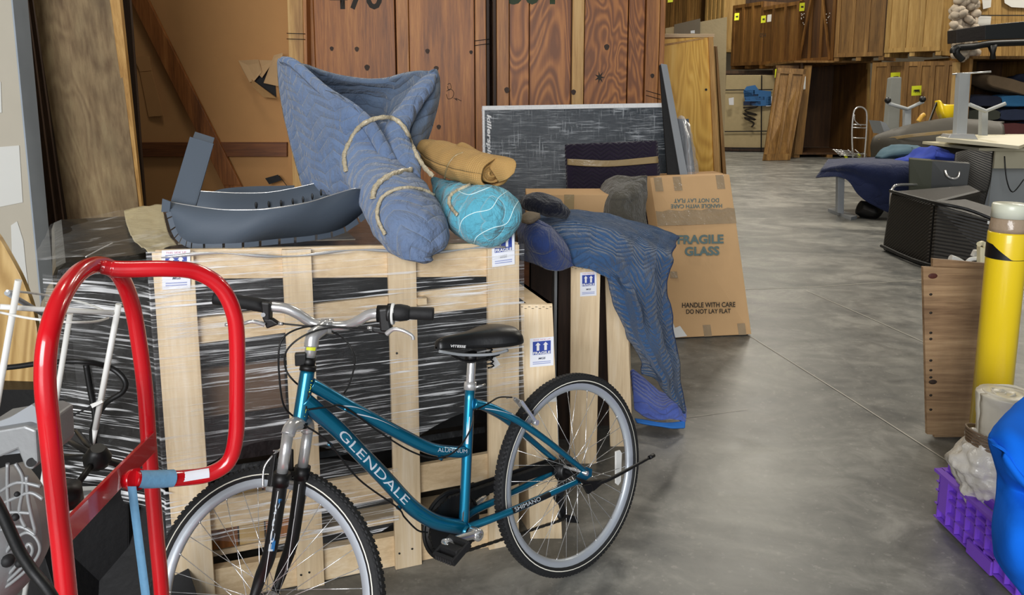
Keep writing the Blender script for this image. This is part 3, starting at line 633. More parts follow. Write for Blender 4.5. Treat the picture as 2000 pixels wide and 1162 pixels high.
# open vault full of blankets
bv = thing('blanket_vault', 'open vault stuffed with stacks of blue and grey folded blankets', 'vault', (W(1960, 230, 17).x, 17.5, 0))
x0, x1 = W(1893, 200, 16.9).x, W(2060, 200, 16.9).x
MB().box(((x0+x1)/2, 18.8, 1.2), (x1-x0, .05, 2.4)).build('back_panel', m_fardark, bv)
for x in (x0, x1): MB().box((x, 17.9, 1.2), (.07, 1.9, 2.4)).build('side_panel', m_far, bv)
MB().box(((x0+x1)/2, 17.9, 2.42), (x1-x0, 2, .06)).build('roof_panel', m_far, bv)
MB().box(((x0+x1)/2, 17.9, .1), (x1-x0, 1.9, .06)).build('floor_panel', m_far, bv)
bc = [('#26304a', 'navy'), ('#3a4c74', 'denim blue'), ('#6b5a46', 'tan brown'), ('#1d2338', 'near-black navy'), ('#2e6a9a', 'light blue'), ('#243a8e', 'royal blue'), ('#5a2f30', 'maroon'), ('#6a6a4a', 'olive'), ('#34465f', 'slate blue'), ('#3d4038', 'dark olive')]
mats = {}
def pile(cx, cy, z, w, d, h, cname, hexc, label, grp=None, tilt=0):
    if hexc not in mats: mats[hexc] = plain('blanket_'+cname.replace(' ', '_').replace('-', '_'), hexc, .95, 0, .3, 18, vary=.15)
    g = []
    for i in range(9):
        t = (i/8-.5); row = []
        for k in range(17):
            a = 2*math.pi*k/16; q = V((math.copysign(abs(math.cos(a))**.45, math.cos(a))*w/2, t*d, math.copysign(abs(math.sin(a))**.6, math.sin(a))*h/2*(1-.25*abs(t)*2)))
            q.z += tilt*q.x; q += V((0, 0, 1))*.03*noise.noise(q*5+V((cx, cy, z)))
            row.append(V((cx, cy, z+h/2)) + q)
        g.append(row)
    m = MB().grid(g)
    m.f.append(tuple(range(16))); m.sm.append(False); m.f.append(tuple(range(8*17, 8*17+16))); m.sm.append(False)
    return m.build('folded_blanket', mats[hexc], None, label=label, cat='blanket', group=grp)
xa = (x0+x1)/2
stk = [(x0+.45, .13, ['#1d2338', '#34465f', '#26304a', '#3d4038', '#1d2338']), (x0+1.15, .13, ['#3d4038', '#6a6a4a', '#5a2f30', '#26304a', '#2e6a9a']), (x0+1.8, .13, ['#26304a', '#34465f', '#3a4c74', '#243a8e', '#243a8e'])]
nm_ = dict(bc); posn = ['left', 'middle', 'right']; lev = ['bottom', 'second', 'third', 'fourth', 'fifth']
for si, (x, z, cs) in enumerate(stk):
    for k, c_ in enumerate(cs):
        pile(x, 17.45, z+.3*k, .72, .8, .3, nm_[c_], c_, '%s folded blanket, %s from the floor in the %s pile of the open vault' % (nm_[c_], lev[k], posn[si]), 'folded blankets in the open vault')
pile(x0+.95, 17.4, 1.66, 1.0, .8, .34, 'tan brown', '#6b5a46', 'tan brown blanket slumped on top of the piles in the open vault', None, -.25)
pile(x0+1.75, 17.4, 1.68, .9, .8, .35, 'navy', '#26304a', 'navy blanket heaped at top right in the open vault', None, -.2)
# stone bag, black seat, back timber on the upper row
sb_ = thing('bag_of_stones', 'tall column of pale rounded stones beside the upper vault', 'stones', (W(1880, 100, 17.1).x, 17.1, 2.45))
ms = plain('pale_stone', '#c0b2a0', .8, 0, .3, 20, vary=.15)
for i in range(84):
    u = 1862 + random.random()*44; v = -40 + i*1.8 if i < 74 else 100+random.random()*14
    MB().ball(W(u, v, 17.0+random.random()*.3), .085+random.random()*.05, 8, (1, 1, .85), .3).build('stone', ms, sb_)
tb = thing('timber_screen', 'pale vertical timber screen with torn white paper, top right', 'panel', (W(1960, 60, 18.6).x, 18.6, 2.45))
for i in range(9):
    u = 1905+i*13; MB().slab(WP([(u, -60, 18.6), (u+12.4, -60, 18.6), (u+12.4, 118, 18.6), (u, 118, 18.6)]), .03).build('plank', m_farlight, tb)
for q in ([(1918, 0), (1936, 0), (1935, 14), (1920, 18)], [(1960, -10), (2010, -10), (2010, 16), (1975, 14), (1962, 6)], [(1910, 30), (1936, 32), (1934, 50), (1910, 50)]):
    MB().poly([W(u, v, 18.55) for u, v in q], .006, (0, -1, 0)).build('torn_paper', m_white, tb)
MB().slab(WP([(1855, 29, 18.4), (2030, 29, 18.4), (2030, 31, 18.4), (1855, 31, 18.4)]), .02).build('strap', m_blackm, tb)
bs_ = thing('black_bench', 'black lacquered bench on curved legs standing on top of the blanket vault', 'bench', (W(1950, 118, 16.6).x, 16.8, 2.45))
yb = 16.5
MB().slab(WP([(1868, 58, yb), (1925, 49, yb), (1925, 78, yb), (1868, 84, yb)]), .35).build('seat_box', plain('black_velvet', '#17100e', .6, 0, .6, 12), bs_, bevel=.01)
MB().slab(WP([(1924, 49, yb), (2040, 38, yb), (2040, 74, yb), (1924, 78, yb)]), .35).build('seat_box', plain('black_leather', '#15181a', .4), bs_, bevel=.01)
MB().tube(cr(WP([(1862, 104, yb), (1866, 94, yb), (1900, 91, yb), (1940, 85, yb), (2040, 82, yb)]), 6), .07, 8).build('apron', m_black, bs_)
MB().tube(cr(WP([(1872, 92, yb), (1868, 104, yb), (1880, 117, yb)]), 6), .07, 8).build('leg', m_black, bs_)
MB().tube(WP([(1938, 88, yb), (1939, 104, yb), (1939, 116, yb)]), [.1, .05, .06], 8).build('leg', m_black, bs_)
# ---------------------------------------------------------------- middle distance, right
ht = thing('hand_truck', 'small silver folding hand truck in front of the empty open vault', 'hand truck', G(1660, 308)); yh = 19.1
MB().tube(cr(WP([(1666, 311.5, yh), (1664, 260, yh), (1667, 222, yh), (1673, 211, yh), (1681, 209, yh), (1689, 213, yh), (1693, 224, yh), (1692, 260, yh), (1688, 311.5, yh)]), 6), .022, 8).build('handle_frame', m_silver, ht)
for v in (243, 249, 269, 300): MB().cyl(W(1665, v, yh), W(1692, v+1, yh), .016, 8).build('rung', m_silver, ht)
MB().tube(cr(WP([(1669, 224, yh-.03), (1670, 236, yh-.03), (1682, 246, yh-.03)]), 5), .012, 6).build('release_cable', m_silver, ht)
for k in range(4): MB().cyl(W(1626+k*5, 292+k*3.4, yh-.2), W(1668+k*5, 296+k*3.4, yh-.2), .012, 6).build('rack_wire', m_silver, ht)
for k in range(4): MB().cyl(W(1628+k*14, 292, yh-.2), W(1642+k*14, 305, yh-.2), .012, 6).build('rack_wire', m_silver, ht)
for u in (1652, 1678): MB().lathe(W(u, 306.5, yh-.1), (1, -.3, 0), [(-.03, .02), (-.03, .08), (.03, .08), (.03, .02)], 14).build('wheel', m_ylabel, ht)

ws = thing('wrapped_sofa', 'long low sofa wrapped in grey-brown plastic and taped', 'sofa', (W(1790, 300, 13.5).x, 14, 0))
def sy(rows): return [[(u, v, y-1.75) for u, v, y in r] for r in rows]
g = patch(sy([[(1730, 262, 14.6), (1790, 246, 14.6), (1850, 234, 14.4), (1880, 234, 14.3), (1960, 240, 14.2)], [(1708, 268, 13.9), (1760, 252, 13.6), (1850, 238, 13.4), (1885, 240, 13.3), (1960, 246, 13.2)], [(1703, 300, 13.8), (1760, 300, 13.3), (1850, 300, 13.1), (1885, 300, 13.0), (1960, 300, 12.9)], [(1703, 380, 13.8), (1760, 388, 13.3), (1850, 390, 13.1), (1885, 390, 13), (1960, 392, 12.9)]]), 7, .05, 2.2)
MB().grid(g).build('plastic_cover', plain('brown_grey_plastic', '#39352d', .6, 0, .8, 5), ws, solid=.03)
for pts in ([(1716, 272, 11.95), (1780, 262, 11.5), (1880, 252, 11.3)],): MB().grid(patch([pts, [(u, v+6, y) for u, v, y in pts]], 6)).build('tape_strip', m_tape, ws, solid=.01)

nt = thing('draped_desk', 'grey-legged desk draped with a navy cloth', 'table', G(1650, 420))
MB().slab([W(1640, 316, 10.7), W(1840, 316, 10.5), W(1840, 319, 10.3), W(1640, 320, 10.3)], .03).build('desk_top', m_grey, nt)
g = patch([[(1617, 312, 11.3), (1680, 309, 11.3), (1740, 308, 11.2), (1810, 310, 11)], [(1607, 327, 10.55), (1662, 319, 10.2), (1730, 320, 10.0), (1810, 322, 9.9)],
    [(1600, 338, 10.5), (1656, 337, 10.15), (1715, 366, 9.95), (1810, 385, 9.85)], [(1593, 347, 10.5), (1650, 349, 10.15), (1690, 392, 10.0), (1780, 434, 9.85)]], 9, .02, 3)
MB().grid(g).build('navy_cloth', m_navy, nt, solid=.02)
MB().slab(WP([(1637, 345, 10.3), (1650, 345, 10.3), (1648, 418, 10.3), (1636, 416, 10.3)]), .08).build('leg', m_grey, nt, bevel=.005)
MB().slab([G(1617, 413)+V((0,0,.04)), G(1630, 411)+V((0,0,.04)), G(1674, 427)+V((0,0,.04)), G(1662, 430)+V((0,0,.04))], .04).build('foot', m_grey, nt)
g = loft([W(1678, 405, 10.2), W(1700, 412, 10.2), W(1722, 408, 10.2)], [(.08, .1), (.2, .12), (.05, .05)], 14); MB().grid(g).build('dark_bag', m_black, None, label='black bag lying on the floor beneath the navy draped desk', cat='bag')
def heap(name, label, pts, rad, mat, amp=.04, fr=6, n=24):
    q = MB().grid(loft(WP(pts), rad, n, 6, amp, fr)); return q.build(name, mat, None, label=label, cat='blanket', solid=.0)
heap('folded_blanket', 'grey-teal blanket bunched on the navy draped desk', [(1715, 308, 10.7), (1740, 298, 10.7), (1770, 295, 10.7), (1806, 300, 10.6), (1822, 310, 10.6)], [(.1, .02), (.3, .07), (.35, .1), (.3, .07), (.1, .02)], plain('grey_teal_blanket', '#46606e', .95, 0, .5, 10, vary=.2), .06, 5)
heap('folded_blanket', 'royal blue blanket crumpled at the right of the navy draped desk', [(1748, 316, 10.3), (1780, 312, 10.2), (1820, 302, 10.2), (1852, 306, 10.1), (1868, 318, 10.1)], [(.05, .02), (.2, .05), (.3, .1), (.25, .08), (.05, .02)], plain('royal_blue_blanket', '#2a3f9c', .95, 0, .5, 10, vary=.2), .06, 5)
# black wicker armchair and bag
m_wick = NT('black_wicker'); _w = m_wick.node('ShaderNodeTexWave', bands_direction='DIAGONAL'); _w.inputs['Scale'].default_value = 14; _w.inputs['Distortion'].default_value = .8; m_wick.l.new(m_wick.co(), _w.inputs[0])
m_wick.set(Base_Color=m_wick.mix(_w.outputs[1], '#0e0c0a', '#201c16'), Roughness=.5); m_wick.bump(_w.outputs[1], .5, .01); m_wick = m_wick.m
ac = thing('wicker_armchair', 'black wicker armchair with a high back and curved steel arms', 'chair', (W(1860, 400, 9.2).x, 9.2, 0))
MB().grid(patch([[(1866, 300, 9.5), (1895, 294, 9.5), (1938, 298, 9.4)], [(1862, 340, 9.3), (1895, 340, 9.35), (1935, 345, 9.3)], [(1850, 400, 9.2), (1890, 405, 9.2), (1918, 410, 9.2)]], 7)).build('backrest', m_wick, ac, solid=.05)
MB().slab([W(1760, 392, 9.3), W(1900, 392, 9.3), W(1905, 412, 8.8), W(1765, 412, 8.8)], .08).build('seat', m_wick, ac, bevel=.01)
MB().tube(cr(WP([(1740, 440, 8.7), (1740, 385, 8.7), (1745, 366, 8.75), (1758, 361, 8.8), (1800, 361, 9.1)]), 6), .016, 8).build('arm', m_chrome, ac)
MB().tube(cr(WP([(1808, 450, 8.5), (1816, 395, 8.5), (1826, 380, 8.5), (1845, 377, 8.6), (1925, 374, 9.2)]), 6), .016, 8).build('arm', m_black, ac)
for p in (W(1745, 440, 8.75), W(1812, 450, 8.55), W(1905, 410, 9.1)): MB().cyl(p, V((p.x, p.y, 0)), .016, 8).build('leg', m_black, ac)
sbag = thing('shopping_bag', 'dark green paper shopping bag with a pale rope handle on the armchair', 'bag', (W(1830, 390, 9).x, 9, W(1830, 390, 9).z))
bq = WP([(1777, 311, 9.05), (1895, 320, 8.8), (1885, 392, 8.8), (1777, 384, 9.05)])
MB().slab([bq[0], (bq[0]*.62+bq[1]*.38), (bq[3]*.62+bq[2]*.38), bq[3]], .2).build('side', plain('olive_paper', '#2f3318', .5), sbag)
MB().slab([(bq[0]*.62+bq[1]*.38), bq[1], bq[2], (bq[3]*.62+bq[2]*.38)], .2).build('front', plain('green_black_paper', '#161a16', .4), sbag)
MB().tube(cr(WP([(1846, 333, 8.86), (1850, 343, 8.8), (1860, 349, 8.78), (1871, 346, 8.78), (1874, 336, 8.84)]), 6), .012, 6).build('rope_handle', m_silver, sbag)
os_ = thing('wicker_ottoman', 'big black wicker sofa section tipped forward on the floor', 'sofa', (W(1830, 500, 7.4).x, 7.6, 0))
a, b_, c_, d_ = W(1739, 373, 8.05), W(1824, 395, 7.25), G(1813, 527), G(1721, 489)
e_, f_ = W(1958, 436, 6.9), G(1965, 548)
MB().hexa([a, b_, c_, d_, a+V((1.2, .6, 0)), b_+V((1.0, .9, 0)), c_+V((1.0, .9, 0)), d_+V((1.2, .6, 0))]).build('side_cushion', m_wick, os_, bevel=.04)
MB().hexa([b_+V((.005, 0, 0)), e_, f_, c_+V((.005, 0, 0)), b_+V((.5, .7, 0)), e_+V((.5, .7, 0)), f_+V((.5, .7, 0)), c_+V((.5, .7, 0))]).build('front_panel', m_wick, os_, bevel=.03)
MB().tube(cr([a, b_, (b_+e_)/2+V((0, 0, .03)), e_], 6), .018, 8).build('piping', m_black, os_)
MB().tube(cr([d_+V((0, 0, .05)), c_+V((0, 0, .05)), f_+V((0, 0, .05))], 4), .018, 8).build('piping', m_black, os_)
MB().slab(WP([(1929, 431, 6.93), (1939, 434, 6.91), (1937, 440, 6.91), (1928, 437, 6.93)]), .003).build('white_tag', m_white, os_)
# stacked desks
m_beige = plain('beige_laminate', '#c9c2a8', .4); m_lgrey = plain('light_grey_laminate', '#a9adae', .4)
dk = thing('desk', 'pale laminate desk with a grey modesty panel, at the right edge', 'desk', (W(2000, 400, 9.9).x, 10, 0))
x0 = W(1895, 285, 10.2).x; x1 = x0+2.2; zt = W(1900, 292, 10).z
MB().box(((x0+x1)/2, 10.7, zt), (x1-x0, 1.4, .04)).build('desk_top', m_beige, dk, bevel=.004)
MB().box(((x0+.3+x1)/2, 10.15, zt-.14), (x1-x0-.3, .03, .24)).build('apron', m_beige, dk)
MB().box(((x0+.5+x1)/2, 10.5, zt/2-.1), (x1-x0-.5, .03, zt-.25)).build('modesty_panel', m_lgrey, dk)
for x in (x0+.35, x1-.3): MB().box((x, 10.4, zt/2-.03), (.1, .1, zt)).build('leg', m_grey, dk)
MB().tube(cr(WP([(1962, 305, 10.1), (1966, 350, 10.05), (1978, 375, 10.05), (2000, 350, 10.05)]), 6), .008, 6).build('power_cable', m_black, dk)
dt = thing('upturned_desk', 'cream desktop lying upside down with grey telescopic legs standing up from it', 'desk', (W(1950, 280, 10.3).x, 10.4, zt+.03))
xa_ = W(1828, 272, 10.0).x; zz = zt+.1
MB().hexa([W(1828, 268, 10.0), W(1990, 285, 9.5), W(1990, 291, 9.5), W(1828, 276, 10.0), W(1850, 262, 11.6), W(2060, 262, 11.4), W(2060, 265, 11.4), W(1850, 265, 11.6)]).build('desk_top', m_beige, dt)
MB().slab(WP([(1875, 142, 10.1), (1896, 143, 10.1), (1888, 268, 10.1), (1868, 268, 10.1)]), .1).build('leg', m_lgrey, dt, bevel=.004)
MB().slab(WP([(1857, 262, 10.0), (1904, 262, 10.0), (1912, 275, 10.0), (1850, 272, 10.0)]), .2).build('leg_bracket', m_silver, dt, bevel=.004)
MB().slab(WP([(1918, 216, 10.8), (1930, 216, 10.8), (1929, 265, 10.8), (1917, 265, 10.8)]), .08).build('leg', m_lgrey, dt)
MB().tube(WP([(1893, 204, 10.7), (1925, 217, 10.75), (1964, 202, 10.7)]), .028, 6).build('foot_bar', m_lgrey, dt)
MB().cyl(W(1860, 145, 10.2), W(1936, 140, 10.0), .012, 6).build('cross_rod', m_silver, dt)
dg = thing('inverted_desk', 'grey desk leg frame with two foot arms and black wheels standing upside down', 'desk', (W(1770, 300, 12.2).x, 12.2, 0))
MB().slab(WP([(1768, 212, 12.2), (1780, 212, 12.2), (1778, 300, 12.2), (1766, 300, 12.2)]), .08).build('leg', m_lgrey, dg)
MB().tube(WP([(1734, 202, 12.1), (1772, 213, 12.2), (1804, 198, 12.1)]), .03, 6).build('foot_bar', m_lgrey, dg)
for u, v in ((1734, 196), (1802, 194)): MB().ball(W(u, v, 12.1), .05, 10).build('caster', m_black, dg)
MB().slab([W(1768, 300, 12.2), W(1780, 300, 12.2), V((W(1780, 300, 12.2).x, 12.2, 0)), V((W(1768, 300, 12.2).x, 12.2, 0))], .08).build('leg', m_lgrey, dg)
a = W(1741, 150, 12.9); c = W(1762, 150, 12.9); MB().slab([a, c, V((c.x-.05, 12.7, 0)), V((a.x-.13, 12.7, 0))], .15).build('foam_slab', plain('grey_foam', '#84857f', .8), None, label='tall grey foam slab leaning behind the upside-down desk frame', cat='panel', bevel=.02)
MB().slab([W(1719, 236, 12.5), W(1730, 240, 12.5), W(1745, 262, 12.5), W(1728, 262, 12.5)], .4).build('grey_bin', m_grey, None, label='small grey plastic corner poking above the wrapped sofa', cat='panel')
ys = thing('yellow_stool', 'yellow folding stool with black crossed legs behind the wrapped sofa', 'stool', (W(1842, 240, 12.8).x, 12.8, 0))
MB().grid(patch([[(1827, 197, 12.8), (1836, 196, 12.6), (1843, 204, 12.6), (1870, 204, 12.6)], [(1830, 220, 12.8), (1840, 222, 12.5), (1850, 224, 12.5), (1866, 222, 12.6)], [(1840, 240, 12.8), (1845, 242, 12.6), (1855, 242, 12.6), (1862, 240, 12.7)]], 5)).build('seat_sling', m_yellow, ys, solid=.02)
for p, q in (((1830, 200), (1812, 245)), ((1832, 208), (1848, 248)), ((1870, 207), (1858, 245))): 
    A_ = W(*p, 12.7); B_ = W(*q, 12.7); MB().cyl(A_, A_+(B_-A_)*((0-A_.z)/(B_.z-A_.z)), .018, 8).build('leg', m_black, ys)
MB().tube(cr(WP([(1793, 238, 12.9), (1800, 228, 12.9), (1806, 224, 12.9)]), 4), .04, 8).build('rolled_strap', m_oak, None, label='orange handle just left of the yellow stool', cat='handle')

# ---------------------------------------------------------------- right foreground
yb = 3.0
bcn = W(1962, 745, yb); bx_, by_ = bcn.x, yb+.07; rb = .072
bo = thing('bollard', 'bright yellow bollard with a black chevron band and a cream cap', 'bollard', (bx_, by_, 0))
def zv(v, y=3.0): return W(1962, v, y).z
MB().lathe((bx_, by_, 0), (0, 0, 1), [(.0, .0), (.0, rb), (zv(462), rb), (zv(458), rb-.002)], 40).build('yellow_sleeve', m_yellow, bo)
MB().lathe((bx_, by_, 0), (0, 0, 1), [(zv(458), rb-.003), (zv(450), rb-.003), (zv(432), rb-.008), (zv(430), rb-.01)], 40).build('wrapped_neck', plain('film_over_brown', '#a38f78', .2, 0, .6, 20, vary=.2), bo)
MB().lathe((bx_, by_, 0), (0, 0, 1), [(zv(430), rb-.006), (zv(405), rb-.006), (zv(402), rb-.01), (zv(402), 0)], 40).build('cap', plain('cream_cap', '#d9dcc8', .3), bo)
vs = []; g = []
for i in range(33):
    a = math.radians(146 + i*5.6)
    top = 478 + i*.4 if i < 9 else 482 + (i-9)*2.6
    top = min(top, 519)
    bot = 510
    g.append([V((bx_+math.cos(a)*(rb+.0015), by_+math.sin(a)*(rb+.0015), zv(vv))) for vv in (min(top, bot-1), bot)])
MB().grid(g).build('black_chevron', m_black, bo, smooth=True)
pw = thing('plywood_offcut', 'knotty brown plywood offcut standing on edge in front of the yellow bollard', 'plywood', G(1855, 870))
pw['label'] = 'knotty brown plywood offcut standing upright left of the yellow bollard'
yp = 3.5
MB().slab([W(1803, 521, yp), W(1950, 527, yp), V((W(1935, 860, yp).x, yp, 0)), W(1811, 848, yp)], .018).build('front_sheet', m_oldply, pw)
MB().slab([W(1822, 505, yp+.022), W(1955, 517, yp+.022), V((W(1940, 860, yp).x, yp+.022, 0)), V((W(1829, 870, yp).x, yp+.022, 0))], .018).build('rear_sheet', m_oldply, pw)
for v in (575, 611, 650, 662, 704, 723, 737, 772, 800): MB().ball(W(1818, v, yp), .008, 8, (1, .3, .8)).build('nail_hole', m_stencil, pw)
MB().ball(W(1822, 539, yp), .022, 12, (1, .1, .6)).build('knot', plain('red_knot', '#4a1f16', .6), pw); MB().ball(W(1822, 746, yp), .02, 12, (1, .1, .6)).build('knot', m_darkwood, pw)
wr = thing('white_folding_frame', 'white plastic rail and cream hook showing above the plywood offcut', 'rail', (W(1900, 500, 4.3).x, 4.3, 0))
MB().tube(cr(WP([(1856, 504, 4.3), (1872, 510, 4.3), (1890, 522, 4.3)]), 5), .02, 10).build('curved_bar', m_white, wr)
MB().tube(cr(WP([(1884, 520, 4.25), (1895, 507, 4.25), (1915, 505, 4.25), (1960, 506, 4.25)]), 6), .012, 10).build('curved_bar', m_white, wr)
MB().slab(WP([(1906, 489, 4.3), (1965, 489, 4.3), (1965, 506, 4.3), (1900, 501, 4.3)]), .03).build('cross_rail', m_white, wr, bevel=.004)
MB().slab(WP([(1915, 482, 4.2), (1926, 485, 4.2), (1927, 620, 4.2), (1915, 620, 4.2)]), .04).build('upright', plain('cream_plastic', '#e2d9b4', .4), wr, bevel=.006)
MB().tube(cr(WP([(1912, 477, 4.2), (1918, 475, 4.22), (1925, 480, 4.22), (1926, 495, 4.22)]), 5), .014, 8).build('hook', plain('cream_plastic', '#e2d9b4', .4), wr)
MB().cyl(W(1940, 500, 4.3), V((W(1940, 500, 4.3).x, 4.3, 0)), .02).build('post', m_white, wr)
# purple crate
xc_, yc0, yc1, zc = 1.655, 2.80, 1.75, .20
pc = thing('folding_crate', 'purple ribbed plastic folding crate on the floor at the bottom right', 'crate', (xc_+.3, (yc0+yc1)/2, 0))
def pb(x, y, z, sx, sy, sz, nm='rib', m=None): MB().box((x, y, z), (sx, sy, sz)).build(nm, m or m_purple, pc)
L_ = yc0-yc1; ym = (yc0+yc1)/2
pb(xc_+.02, ym, zc/2+.01, .006, L_, zc-.02, 'side_wall')
pb(xc_+.3, yc0-.01, zc/2+.01, .56, .008, zc-.02, 'end_wall'); pb(xc_+.3, yc1+.01, zc/2+.01, .56, .008, zc-.02, 'end_wall'); pb(xc_+.58, ym, zc/2+.01, .006, L_, zc-.02, 'side_wall')
pb(xc_+.3, ym, .012, .56, L_, .012, 'base')
pb(xc_+.008, ym, zc, .03, L_+.02, .012, 'rim'); pb(xc_+.045, ym, zc+.012, .012, L_, .03, 'rim'); pb(xc_+.3, yc0, zc, .56, .03, .012, 'rim')
for k in range(18): y = yc0-.02-k*(L_-.04)/17; pb(xc_+.009, y, zc/2+.01, .02, .005, zc-.02)
for z in (.015, .07, .125, .16): pb(xc_+.009, ym, z, .02, L_, .005)
for k in range(10): pb(xc_+.08+k*.05, yc0+.005, zc/2, .005, .02, zc-.03)
pb(xc_-.002, yc0-.06, .13, .008, .05, .14, 'latch'); pb(xc_-.002, yc0-.3, .03, .01, .14, .05, 'latch')
# film roll in its bag
fr_ = thing('rolled_film', 'off-white plastic sheet rolled upright in a crumpled clear bag inside the purple crate', 'roll', (W(1950, 900, 2.62).x, 2.62, .02))
m_roll = plain('milky_sheet', '#cfc9b8', .35, 0, .5, 9, vary=.12); m_bag = plain('crumpled_clear_bag', '#cfcac0', .2, 0, 1, 22, vary=.2); m_band = plain('brown_band', '#6e5a46', .5)
def rp(u, v, y=2.62): return W(u, v, y)
MB().grid(loft([rp(1950, 900), rp(1958, 840), rp(1962, 790), rp(1964, 768)], [(.062, .062), (.085, .08), (.088, .085), (.09, .088)], 30, 6, .008, 14, up=(0, 1, 0))).build('sheet_roll', m_roll, fr_, solid=.004)
sp = [rp(1964, 768)+V((math.cos(a)*(.084-a*.0045), math.sin(a)*(.082-a*.0045), .004+.006*math.sin(a*2.3))) for a in [i*.3 for i in range(58)]]
MB().grid([sp, [p-V((0, 0, .05)) for p in sp]]).build('rolled_layers', m_roll, fr_, solid=.003)
MB().grid(loft([rp(1945, 1000), rp(1934, 960), rp(1922, 915), rp(1930, 878), rp(1948, 856)], [(.03, .03), (.085, .09), (.1, .1), (.085, .08), (.06, .06)], 60, 12, .035, 15, up=(0, 1, 0))).build('crumpled_bag', m_bag, fr_)
for k in range(5): MB().tube([rp(1934, 872-k*6) + V((math.cos(a)*.078, math.sin(a)*.075, -math.cos(a)*.02)) for a in [i*math.pi/12 for i in range(24)]], .005, 6, closed=True).build('elastic_band', m_band, fr_)
# blue cloth
bcz = thing('blue_blanket', 'bright blue fleece blanket draped at the right edge over the purple crate', 'blanket', (W(1985, 1000, 2.2).x+.1, 2.2, 0))
g = patch([[(2000, 775, 2.35), (2030, 770, 2.4), (2080, 790, 2.4)], [(1945, 838, 2.15), (1975, 830, 2.1), (2060, 850, 2.1)], [(1932, 858, 2.12), (1985, 880, 2.0), (2070, 900, 2.0)], [(1945, 900, 2.12), (1990, 930, 1.98), (2080, 960, 2.0)], [(1954, 950, 2.15), (1995, 960, 2.05), (2080, 1000, 2.05)],
    [(1950, 1020, 2.1), (1985, 1040, 1.95), (2080, 1060, 1.95)], [(1947, 1075, 2.1), (1985, 1100, 1.95), (2080, 1120, 1.95)], [(1960, 1098, 2.12), (1995, 1135, 2.0), (2080, 1160, 2.0)], [(1985, 1118, 2.15), (2010, 1165, 2.05), (2080, 1200, 2.05)]], 8, .015, 6)
MB().grid(g).build('cloth', m_bluecloth, bcz, solid=.02)
g = patch([[(1934, 855, 2.1), (1960, 880, 2.02), (2000, 930, 1.98), (2060, 985, 1.98)], [(1940, 862, 2.08), (1962, 892, 2.0), (2000, 945, 1.96), (2060, 1000, 1.96)]], 6, .004)
MB().grid(g).build('hem', m_bluecloth, bcz, solid=.02)

# ---------------------------------------------------------------- FRAGILE GLASS carton
gb = thing('mirror_carton', 'tall flat cardboard carton printed FRAGILE GLASS leaning at the aisle', 'box', G(1395, 656))
yT, yB = 5.42, 5.08
q0, q1 = W(1270, 347, yT), W(1425, 341, yT); q3, q2 = G(1318, 660, .006), G(1468, 653, .006)
back = V((-.05, .10, 0))
MB().hexa([q0, q1, q2, q3, q0+back, q1+back, q2+back, q3+back]).build('carton', m_card, gb, bevel=.004)
def gp(a, b, l=.002): 
    p = q0*(1-a)*(1-b)+q1*a*(1-b)+q2*a*b+q3*(1-a)*b; return p + V((.15, -1, .08))*l
def gu(u, v): # face point under a pixel
    n = (q1-q0).cross(q3-q0); return onplane(u, v, q0, n)
def gt(s, u0, v0, u1, v1, m=m_boxink, bold=.02, flip=False):
    O, X, Y = gu(u0, v1), gu(u1, v1-1.5), gu(u0, v0)
    if flip: O, X, Y = gu(u1, v0), gu(u0, v0+1), gu(u1, v1)
    text(s, m, gb, O + V((0, -.003, 0)), X-O, Y-O, bold=bold)
gt('FRAGILE', 1323, 459, 1413, 477, bold=.04); gt('GLASS', 1337, 482, 1405, 500, bold=.04)
gt('HANDLE WITH CARE', 1332, 591, 1436, 601, m_stencil); gt('DO NOT LAY FLAT', 1340, 604, 1427, 613, m_stencil)
gt('DO NOT LAY FLAT', 1316, 387, 1404, 395, m_boxink, flip=True); gt('HANDLE WITH CARE', 1310, 398, 1410, 406, m_boxink, flip=True)
m_ctape = plain('clear_brown_tape', '#a08a6c', .15, 0, .8, 25, vary=.2)
MB().grid([[gp(a/12, .215+.006*math.sin(a*2.1), .004) for a in range(13)], [gp(a/12, .31, .004) for a in range(13)]]).build('tape_strip', m_ctape, gb)
for a in (.04, .28, .82): MB().slab([gp(a, 0, .002), gp(a+.1, 0, .002), gp(a+.1, .09, .002), gp(a, .09, .002)], .001).build('tape_tab', m_ctape, gb)
for a in (.38, .83): MB().slab([gp(a, .93, .002), gp(a+.1, .93, .002), gp(a+.1, 1, .002), gp(a, 1, .002)], .001).build('tape_tab', m_ctape, gb)
MB().slab([gu(1308, 530)+V((0,-.003,0)), gu(1322, 530)+V((0,-.003,0)), gu(1324, 543)+V((0,-.003,0)), gu(1309, 543)+V((0,-.003,0))], .001).build('tape_tab', m_ctape, gb)
MB().poly([gu(u, v)+V((0, -.003, 0)) for u, v in [(1305, 605), (1318, 640), (1328, 636), (1342, 656), (1320, 659), (1312, 655)]], .001, (0, -1, 0)).build('shredded_tape', m_white, gb)
MB().slab([gp(0, .285, .0005), gp(1, .285, .0005), gp(1, .29, .0005), gp(0, .29, .0005)], .001).build('flap_seam', m_card2, gb)
gb2 = thing('mirror_carton', 'second flat cardboard carton leaning just behind the FRAGILE GLASS carton', 'box', (W(1250, 500, 5.6).x, 5.6, 0))
r0, r1 = W(1236, 347, 5.55), W(1412, 338, 5.75); MB().hexa([r0, r1, V((r1.x+.08, 5.4, .004)), V((r0.x+.12, 5.28, .004))]+[p+V((-.03, .16, 0)) for p in (r0, r1, V((r1.x+.08, 5.4, .004)), V((r0.x+.12, 5.28, .004)))]).build('carton', m_card2, gb2, bevel=.004)
MB().tube([r0+(V((r0.x+.12, 5.28, .004))-r0)*t+V((.03+.01*math.sin(t*40), -.01, 0)) for t in [i/20 for i in range(14)]], .015, 6).build('bunched_tape', m_ctape, gb2)

